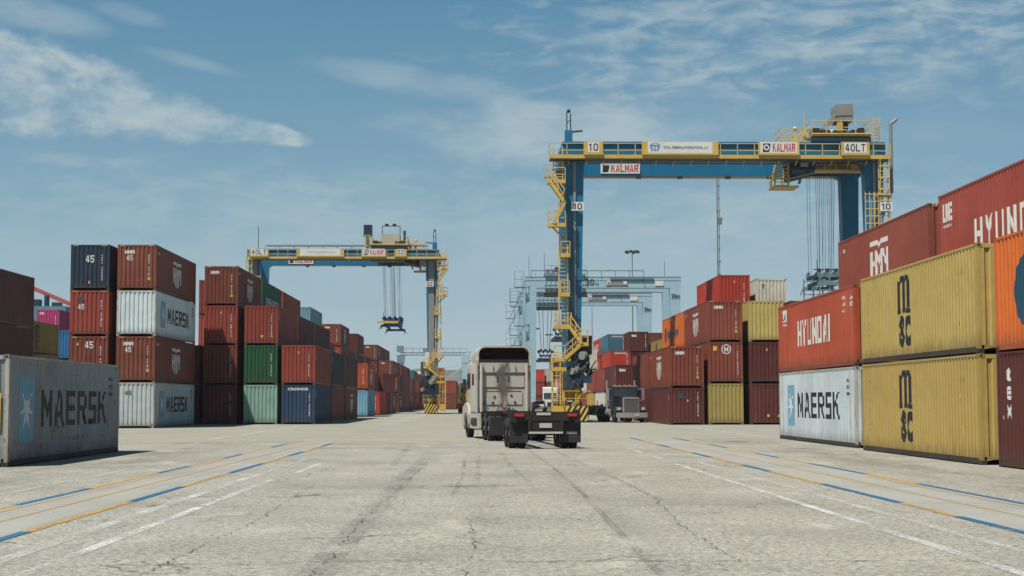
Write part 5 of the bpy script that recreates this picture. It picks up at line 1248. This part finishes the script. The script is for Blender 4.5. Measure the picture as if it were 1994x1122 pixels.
for s in (-1, 1):
    b = MB(); b.prism([(-.12, 1.15), (-.12, 3.5), (-.02, 3.6), (.35, 3.6), (.35, 1.15)], 'x', s*1.19, s*1.23); b.build('side_extender', M['cabw'], TR)
    b = MB(); b.box(s*1.225, s*1.232, -.10, -.02, 2.6, 2.85); b.box(s*1.215, s*1.222, 2.1, 3.1, 2.25, 2.95); b.box(s*1.215, s*1.222, .9, 1.5, 2.4, 2.9); b.build('side_window', M['glassd'], TR)
    b = MB(); b.box(s*1.0, s*1.22, -.2, 2.6, .42, 1.15); b.build('side_skirt', M['cabw'], TR, bevel=.05)
    MB().tube((s*.95, -.1, .75), (s*.95, 1.6, .75), .33, 18).build('fuel_tank', M['chrome'] if s > 0 else M['cdark'], TR, True)
    # fender and hood side
    fb = MB(); pr = []
    for k in range(9): a = math.pi*k/8; pr.append((2.9-math.cos(a)*.62*(-1)-.0, .55+math.sin(a)*.62))
    poly = [(3.95, .5), (4.35, .52), (4.4, 1.0), (4.1, 1.45), (3.2, 1.62), (2.3, 1.5), (2.1, 1.1), (2.15, .62)]+[(3.05+math.cos(a)*.60, .52+math.sin(a)*.60) for a in [math.pi-math.pi*k/8 for k in range(9)]]
    fb.prism(poly, 'x', s*.86, s*1.30); fb.build('fender', M['cabw'], TR, bevel=.04)
    wheel(TR, s*1.24, 3.05, dual=0); 
    b = MB(); b.bar((s*1.15, 3.25, 2.6), (s*1.34, 3.3, 2.6), .04); b.bar((s*1.15, 3.25, 2.2), (s*1.34, 3.3, 2.2), .04); b.box(s*1.26, s*1.40, 3.22, 3.32, 2.1, 2.7); b.build('mirror', M['cdark'], TR)
    MB().tube((s*1.02, -.14, 1.2), (s*1.02, -.14, 3.3), .07, 10).build('exhaust_stack', M['cabw'], TR)
    for y in (-2.1, -3.35):
        wheel(TR, s*1.22, y, dual=1)
    b = MB()
    for q in range(6):
        a0, a1 = R(25+q*22), R(25+(q+1)*22)
        b.face((s*.60, -2.1+math.cos(a0)*.62, .52+math.sin(a0)*.62), (s*1.22, -2.1+math.cos(a0)*.62, .52+math.sin(a0)*.62), (s*1.22, -2.1+math.cos(a1)*.62, .52+math.sin(a1)*.62), (s*.60, -2.1+math.cos(a1)*.62, .52+math.sin(a1)*.62))
    b.build('mudguard', M['rubberflap'], TR)
    MB().box(s*.6, s*1.2, -4.05, -4.03, .25, 1.0).build('mud_flap', M['rubberflap'], TR)
b = MB()
for x in (-.43, .43): b.box(x-.04, x+.04, -4.1, 3.9, .78, 1.05)
for y in (-4.0, -2.7, -1.2, -.3): b.box(-.4, .4, y-.05, y+.05, .82, 1.0)
b.box(-1.05, 1.05, -.35, -.05, 1.05, 1.16); b.build('frame_rails', M['chas'], TR)
b = MB(); b.box(-.45, .45, -3.2, -2.2, 1.05, 1.2); b.tube((0, -2.7, 1.15), (0, -2.7, 1.22), .42, 14); b.build('fifth_wheel', M['chas'], TR)
for y in (-2.1, -3.35): MB().tube((-.95, y, .52), (.95, y, .52), .10, 10).build('axle', M['chas'], TR)
b = MB(); b.box(-1.2, 1.2, 4.25, 4.5, .32, .85); b.box(-1.2, -1.02, 3.9, 4.4, .45, .8); b.box(1.02, 1.2, 3.9, 4.4, .45, .8); b.build('bumper', M['cabw'], TR, bevel=.05)
shell([(3.6, 1.0, .9, 2.15, .25), (4.1, .96, .8, 2.0, .3), (4.45, .85, .8, 1.75, .3)]).build('hood', M['cabw'], TR, True)

b = MB()
for x in (-1.12, 1.12): b.bar((x, -.13, 1.4), (x, -.13, 2.6), .035)
for x in (-.5, .5): b.bar((x, -.10, 3.0), (x, -.10, 3.3), .03)
b.build('grab_handle', M['chrome'], TR)
for k, x in enumerate((-.75, -.25, .25, .75)): MB().box(x-.05, x+.05, -.14, -.10, 4.04, 4.09).build('marker_lamp', M['amber'], TR)
b = MB()
for k in range(10): b.box(-.42, .42, -1.9+k*.17, -1.8+k*.17, 1.06, 1.10)
b.build('deck_plate', M['cgrey'], TR)
for c_, x0 in (('truckred', -.18), ('cdblue', -.02), ('cdark', .14)):
    b = MB(); P_ = [(x0, -.08, 1.75), (x0-.05, -.35, 1.35), (x0+.1, -.8, 1.22), (x0+.02, -1.4, 1.38), (x0, -2.2, 1.28)]
    for p, q in zip(P_, P_[1:]): b.tube(p, q, .022, 6)
    b.build('coiled_hose', M[c_], TR)

# dark conventional truck facing the camera
def dark_truck(loc, rz):
    t = thing('semi_truck', 'dark navy semi truck with chrome grille facing the camera beside the brown stacks', 'truck', loc, rz)
    # local: forward is -y
    b = MB(); b.prism([(0.0, 1.0), (0.0, 1.95), (.12, 2.75), (.25, 2.85), (1.5, 2.9), (1.6, 2.8), (1.6, 1.0)], 'x', -1.0, 1.0); b.v = [(x, y, z) for x, y, z in b.v]; b.build('cab', M['navyp'], t, bevel=.05)
    b = MB(); b.prism([(-.03, 2.02), (.10, 2.68), (.06, 2.70), (-.06, 2.02)], 'x', -.92, .92); b.build('windscreen', M['glassd'], t)
    b = MB(); b.prism([(-1.9, .85), (-1.9, 1.85), (-1.7, 1.95), (0.05, 2.08), (0.05, .85)], 'x', -.62, .62); b.build('hood', M['navyp'], t, bevel=.07)
    b = MB(); b.box(-.66, .66, -2.0, -1.85, .78, 1.96); g = b.build('grille_surround', M['chrome'], t, bevel=.05)
    b = MB(); b.box(-.54, .54, -2.01, -1.98, .86, 1.82); b.build('grille', M['cdark'], g)
    b = MB()
    for k in range(15): b.box(-.50+k*.07, -.48+k*.07, -2.03, -2.0, .88, 1.80)
    b.box(-.56, .56, -2.04, -1.99, 1.84, 1.90); b.build('grille_bar', M['chrome'], g)
    b = MB(); b.box(-1.22, 1.22, -2.35, -2.1, .38, .78); bu = b.build('bumper', M['chrome'], t, bevel=.04); MB().box(.2, .55, -2.37, -2.34, .52, .68).build('licence_plate', M['plate'], bu)
    for s in (-1, 1):
        b = MB(); pts = [(-1.85, .55), (-1.85, .95), (-1.6, 1.22), (-1.0, 1.28), (-.35, 1.15), (-.1, .7), (-.1, .5)]+[(-.95+math.cos(a)*.56, .5+math.sin(a)*.56) for a in [math.pi*k/8 for k in range(9)]]
        b.prism(pts, 'x', s*.62, s*1.2); b.build('fender', M['navyp'], t, bevel=.04)
        hl = MB().box(s*.78, s*1.12, -1.98, -1.84, .95, 1.2).build('headlight', M['chrome'], t, bevel=.03); MB().box(s*.83, s*1.07, -2.0, -1.975, .99, 1.16).build('lens', M['lampg'], hl)
        wheel(t, s*1.2, -.95)
        for y in (3.4, 4.7): wheel(t, s*1.22, y, dual=1)
        b = MB(); b.bar((s*1.0, .2, 2.6), (s*1.4, .1, 2.65), .04); b.bar((s*1.0, .2, 1.7), (s*1.4, .1, 1.75), .04); b.box(s*1.32, s*1.52, .05, .12, 1.75, 2.65); b.build('mirror', M['chrome'], t)
        MB().tube((s*1.12, 1.75, .9), (s*1.12, 1.75, 3.3), .08, 10).build('exhaust_stack', M['chrome'], t, True)
        MB().tube((s*.95, .5, .75), (s*.95, 2.1, .75), .30, 16).build('fuel_tank', M['chrome'], t, True)
        MB().tube((s*.82, 1.0, 2.72), (s*.82, 1.0, 2.80), .05, 8).build('air_cleaner', M['chrome'], t)
    b = MB()
    for x in (-.8, -.4, 0, .4, .8): b.box(x-.06, x+.06, .2, .32, 2.88, 2.95)
    b.build('roof_lamp', M['amber'], t)
    b = MB(); b.box(-.98, .98, .06, .14, 2.76, 2.86); b.build('visor', M['chrome'], t)
    b = MB()
    for x in (-.43, .43): b.box(x-.04, x+.04, -1.8, 5.4, .72, 1.0)
    b.build('frame_rails', M['chas'], t)
    return t
dark_truck((11.55, 120.2, 0), R(7))
chassis('black empty chassis coupled behind the dark truck beside the brown stacks', (9.95, 137.2, 0), R(187), 12.6)
def white_truck():
    t = thing('semi_truck', 'white cab over box truck far down the lane behind the yellow crane stairs', 'truck', (11.6, 246, 0), R(-3))
    b = MB(); b.prism([(0, .8), (0, 2.0), (.25, 3.7), (.5, 3.9), (2.6, 3.95), (2.6, .8)], 'x', -1.2, 1.2); b.build('cab', M['carw'], t, bevel=.08)
    b = MB(); b.prism([(-.02, 2.05), (.14, 2.95), (.1, 2.97), (-.06, 2.05)], 'x', -1.05, 1.05); b.build('windscreen', M['glassd'], t)
    b = MB(); b.box(-1.15, 1.15, -1.3, 0.0, .7, 1.75, tx=.12, ty=.1); b.build('hood', M['carw'], t, bevel=.1)
    b = MB(); b.box(-.5, .5, -1.35, -1.28, .8, 1.5); b.build('grille', M['cdark'], t); b = MB(); b.box(-1.2, 1.2, -1.5, -1.2, .35, .75); b.build('bumper', M['cgrey'], t)
    for s in (-1, 1):
        wheel(t, s*1.2, -.3); wheel(t, s*1.2, 4.2, dual=1); MB().box(s*.75, s*1.1, -1.37, -1.25, .95, 1.2).build('headlight', M['lampg'], t); MB().box(s*1.3, s*1.5, .2, .3, 2.0, 2.9).build('mirror', M['cdark'], t)
    b = MB(); b.box(-1.25, 1.25, 3.2, 15, 1.1, 3.95); b.build('box_body', M['carw'], t)
white_truck()
def pickup(loc, rz, label):
    t = thing('pickup_truck', label, 'pickup', loc, rz)
    b = MB(); b.prism([(-2.6, .5), (-2.65, 1.0), (-2.4, 1.12), (-1.2, 1.2), (-.6, 1.72), (.9, 1.75), (1.2, 1.2), (2.6, 1.18), (2.65, .5)], 'x', -.95, .95); b.build('body', M['carw'], t, bevel=.08)
    b = MB(); b.prism([(-1.18, 1.22), (-.62, 1.68), (-.66, 1.72), (-1.24, 1.25)], 'x', -.82, .82); b.build('windscreen', M['glassd'], t)
    b = MB()
    for s in (-1, 1): b.prism([(-.95, 1.22), (-.52, 1.62), (.8, 1.64), (.95, 1.22)], 'x', s*.94, s*.965)
    b.build('side_window', M['glassd'], t)
    for s in (-1, 1):
        for y in (-1.7, 1.7): wheel(t, s*.96, y, .38, .24)
        MB().box(s*.55, s*.88, -2.68, -2.6, .78, .98).build('headlight', M['lampg'], t)
    MB().box(-.5, .5, -2.69, -2.62, .62, .98).build('grille', M['cdark'], t)
pickup((9.6, 242, 0), R(-6), 'small white pickup truck far down the lane, left of the white truck')
# trailer carrying yellow racks
t = thing('rack_trailer', 'red framed trailer loaded with yellow racks behind the left side of the beige truck', 'trailer', (-1.35, 205, 0), R(0))
b = MB(); b.box(-1.3, 1.3, 0, 11, 1.05, 1.35); b.box(-1.3, 1.3, -.1, .1, .8, 1.4); b.build('frame', M['truckred'], t)
for s in (-1, 1):
    for y in (1.2, 2.6): wheel(t, s*1.25, y, dual=1)
    MB().box(s*.8, s*1.1, -.14, -.1, 1.0, 1.12).build('tail_lamp', M['tail'], t)
b = MB(); b.box(-1.2, 1.2, .1, .2, .45, .55); b.build('rear_guard', M['cdark'], t)
r_ = thing('yellow_rack', 'yellow steel lattice rack carried on the red framed trailer', 'rack', (-1.35, 205, 1.36)); b = MB()
for x in (-1.25, -.95, -.1, .9, 1.25): b.bar((x, .1, 0), (x, .1, 2.5), .10)
for x in (-1.25, 1.25):
    for y in (3.5, 7, 10.8): b.bar((x, y, 0), (x, y, 2.5), .14)
for z in (.15, .45, .75, 1.05, 1.35, 2.4): b.bar((-1.25, .1, z), (1.25, .1, z), .07)
for z in (.05, 1.2, 2.45):
    for x in (-1.25, 1.25): b.bar((x, 0, z), (x, 10.9, z), .12)
for i in range(6): b.bar((-1.2+i*.4, .05, .1), (-.8+i*.4, .05, 1.35), .05); b.bar((-.8+i*.4, .05, .1), (-1.2+i*.4, .05, 1.35), .05)
b.build('rack_frame', M['cyel'], r_); b = MB()
for i in range(6): b.box(-1.0, .9, .4+i*1.7, 1.6+i*1.7, .1, 1.2+.9*(i % 2))
b.build('rack_load', M['cdark'], r_)

# ------------------------------------------------------------ poles, far things, hills
def mast(x, y, h, label, heads=True, lattice=False, r=.16):
    t = thing('light_mast', label, 'lamp post', (x, y, 0), 0, 'tall light masts over the yard')
    b = MB(); b.tube((0, 0, 0), (0, 0, h), r, 10, r*.5)
    if lattice:
        for k in range(int(h/1.5)): b.bar((.14, 0, k*1.5), (.14, 0, k*1.5+.12), .3 if k % 4 else .45)
        b.tube((.22, 0, 0), (.22, 0, h), .05, 6); b.box(.1, .55, -.2, .2, h*.72, h*.72+.8); b.box(-.5, .1, -.2, .2, h*.5, h*.5+.4)
    b.build('pole', M['pole'], t)
    if heads:
        b = MB(); b.tube((0, 0, h-.2), (0, 0, h), 1.0, 12)
        hd = b.build('head_frame', M['pole'], t)
        for k in range(6):
            a = k*math.pi/3+.2; MB().prism([(-.3, 0), (.3, 0), (.22, .45), (-.22, .45)], 'y', -.3, .3).build('lamp', M['cdark'], t).location = (math.cos(a)*1.15, math.sin(a)*1.15, h-.45)
    return t
mast(29.0, 287, 29.8, 'tall light mast with a ring of floodlights standing behind the pale blue cranes')
mast(28.3, 180, 31.2, 'tall thin lattice mast rising right of centre to the girder of the crane numbered 10', False, True, .12)
for x, y, h, lab in ((24.6, 330, 24, 'slim pole seen between the legs of the two pale cranes'), (17.5, 470, 24, 'thin floodlight pole just right of the beige truck, nearest of three in a row'),
                     (26, 560, 26, 'thin floodlight pole right of the beige truck, middle of three in a row'), (20.5, 700, 26, 'thin floodlight pole right of the beige truck, farthest of three in a row'), (104.0, 430, 30, 'slim floodlight pole far behind the red container on the right')):
    mast(x, y, h, lab, True, False, .14)
# lattice quay crane and terminal building at far left
t = thing('quay_crane', 'far off red quay crane boom slanting down behind the pink container at left', 'crane', (-108, 402, 0)); b = MB()
b.bar((-22, 0, 37), (26, 0, 16.6), .9, .7); b.bar((-22, 1.8, 37.4), (26, 1.8, 17.0), .6, .5)
for k in range(14): b.bar((-22+k*3.4, 0, 37-k*1.445), (-20.3+k*3.4, 1.8, 36.5-k*1.445), .25)
b.build('boom', M['quayred'], t); b = MB(); b.box(20, 22, -1, 1, 0, 18.5); b.box(20, 22, 12, 14, 0, 18.5); b.box(-13, -11, -1, 1, 0, 33); b.build('leg', M['quayred'], t)
t = thing('terminal_building', 'teal roofed terminal building with rooftop units behind the pink container at left', 'building', (-86, 300, 0))
b = MB(); b.box(-12, 6, 0, 20, 0, 20.2); b.box(6, 9, 0, 20, 0, 18.6); b.build('wall', M['roof'], t); b = MB()
for x in (-8, -4, -1, 3): MB().box(x, x+1.6, 1, 3, 20.2, 21.0+(x % 3)*.3).build('roof_unit', M['cdblue'], t)
b.tube((1.5, 3, 20.2), (1.5, 3, 22.5), .5, 10); b.build('vent', M['cdblue'], t); b = MB()
for i in range(7): b.box(-11+i*2.4, -9.6+i*2.4, -.05, .02, 16.5, 17.8)
b.build('window', M['glassd'], t)
# lattice boom crane and tanks in the middle distance
t = thing('crawler_crane', 'small lattice boom crane with raised boom far off beside the crane numbered 02', 'crane', (-13.0, 420, 0)); b = MB()
b.bar((1.5, 0, 5.5), (10.5, 0, 11.9), .35); b.bar((1.5, 0, 6.2), (10.5, 0, 12.1), .2); b.build('boom', M['lgrey'], t)
b = MB(); b.box(-2.2, 1.6, -1, 2, 1.2, 5); b.box(-1.5, .4, -1, 2, 5, 8.0); b.bar((-.5, 0, 5), (-1, 0, 9.5), .3); b.bar((-1, 0, 9.5), (10, 0, 12), .06); b.build('machine_house', M['cgrey'], t); b = MB(); b.box(-2.6, 2, -2, 2.5, 0, 1.2); b.build('track', M['cdark'], t)
for x, lab in ((-16.2, 'cream storage tank behind the brown stacks left of the crane numbered 02'),):
    t = thing('storage_tank', lab, 'tank', (x, 430, 0)); b = MB(); b.tube((0, 0, 0), (0, 0, 9.4), 1.9, 20); b.tube((0, 0, 9.4), (0, 0, 9.9), 1.9, 20, .6); b.build('shell', M['tank'], t, True)
t = thing('warehouse', 'grey gabled warehouse far down the lane, left of the beige truck', 'building', (-4.5, 520, 0)); b = MB(); b.prism([(-1, 0), (7, 0), (7, 7.5), (3.5, 9.3), (-1, 7.0)], 'y', 0, 30); b.build('wall', M['lgrey'], t); b = MB(); b.prism([(-1.3, 6.9), (3.5, 9.35), (7.4, 7.3), (3.5, 9.8)], 'y', -.3, 30.3); b.build('roof', M['cgrey'], t)
t = thing('warehouse', 'long low white shed roof far down the lane, right of the beige truck', 'building', (28, 560, 0)); b = MB(); b.prism([(-8, 0), (14, 0), (14, 17), (8, 17.5), (-8, 9)], 'y', 0, 40); b.build('wall', M['lgrey'], t)
b = MB(); b.prism([(-8.3, 8.9), (14.3, 17.4), (14.3, 17.8), (-8.3, 9.3)], 'y', -.3, 40.3); b.build('roof', M['pale'], t)
for i, (x, y, h, c_, lab) in enumerate(((-9.5, 395, 4.4, 'white', 'small white cabin among the distant containers left of the beige truck'), (12.0, 330, 5.2, 'tank', 'cream flat roofed kiosk among red containers right of the beige truck'))):
    t = thing('site_cabin', lab, 'cabin', (x, y, 0)); b = MB(); b.box(-1.5, 1.5, 0, 5, 0, h); b.build('wall', M[c_], t); b = MB(); b.box(-1.7, 1.7, -.2, 5.2, h, h+.2); b.build('roof', M['cgrey'], t); MB().box(-1, .2, -.03, .01, 1.2, 2.2).build('window', M['glassd'], t)

# hills
def hills(name, y0, base, amp, seed, col, ny=10, depth=700):
    import mathutils
    b = MB(); nx = 160; x0, x1 = -1500, 1900; V = []
    for j in range(ny+1):
        for i in range(nx+1):
            x = x0+(x1-x0)*i/nx; y = y0+depth*j/ny
            rz = mathutils.noise.fractal((x*.0021+seed, y*.003, seed), .9, 2.1, 5)
            fine = mathutils.noise.fractal((x*.03, y*.02, seed), 1, 2, 3)
            prof_ = math.sin(min(1, j/ny*1.15)*math.pi/2)
            V.append((x, y, max(-2, (base+amp*rz)*prof_+fine*3.0*prof_)))
    b.v = V
    for j in range(ny):
        for i in range(nx): a = j*(nx+1)+i; b.f.append((a, a+1, a+nx+2, a+nx+1))
    m = bpy.data.materials.new(name); m.use_nodes = True; t = NT(m.node_tree); oc = t.new('ShaderNodeTexCoord').outputs['Object']
    c = t.mix(t.sstep(t.noise(t.mapv(oc, (1, 1, 3)), .03, 8, .72), .40, .62), col, tuple(q*.45 for q in col)); c = t.mix(t.math('MULTIPLY', t.sstep(t.noise(t.mapv(oc, (1, 1, 4)), .014, 5, .6), .56, .66), .5), c, (.12, .115, .085))
    t.put(t.n['Principled BSDF'].inputs['Base Color'], c); t.n['Principled BSDF'].inputs['Roughness'].default_value = 1
    o = b.build(name, m, None, True); structure(o)
hills('hills', 2300, 52, 16, 3.3, (.040, .058, .036))
# air
hb = MB().box(-1700, 2000, -30, 3300, -1.5, 140)
m = bpy.data.materials.new('haze'); m.use_nodes = True; t = NT(m.node_tree)
t.n.remove(t.n['Principled BSDF']); pv = t.new('ShaderNodeVolumePrincipled'); pv.inputs['Color'].default_value = (.82, .9, 1, 1); pv.inputs['Density'].default_value = .00010; pv.inputs['Anisotropy'].default_value = 0.
t.l.new(pv.outputs[0], t.n['Material Output'].inputs['Volume'])
HAZE = hb.build('haze', m); HAZE['kind'] = 'stuff'
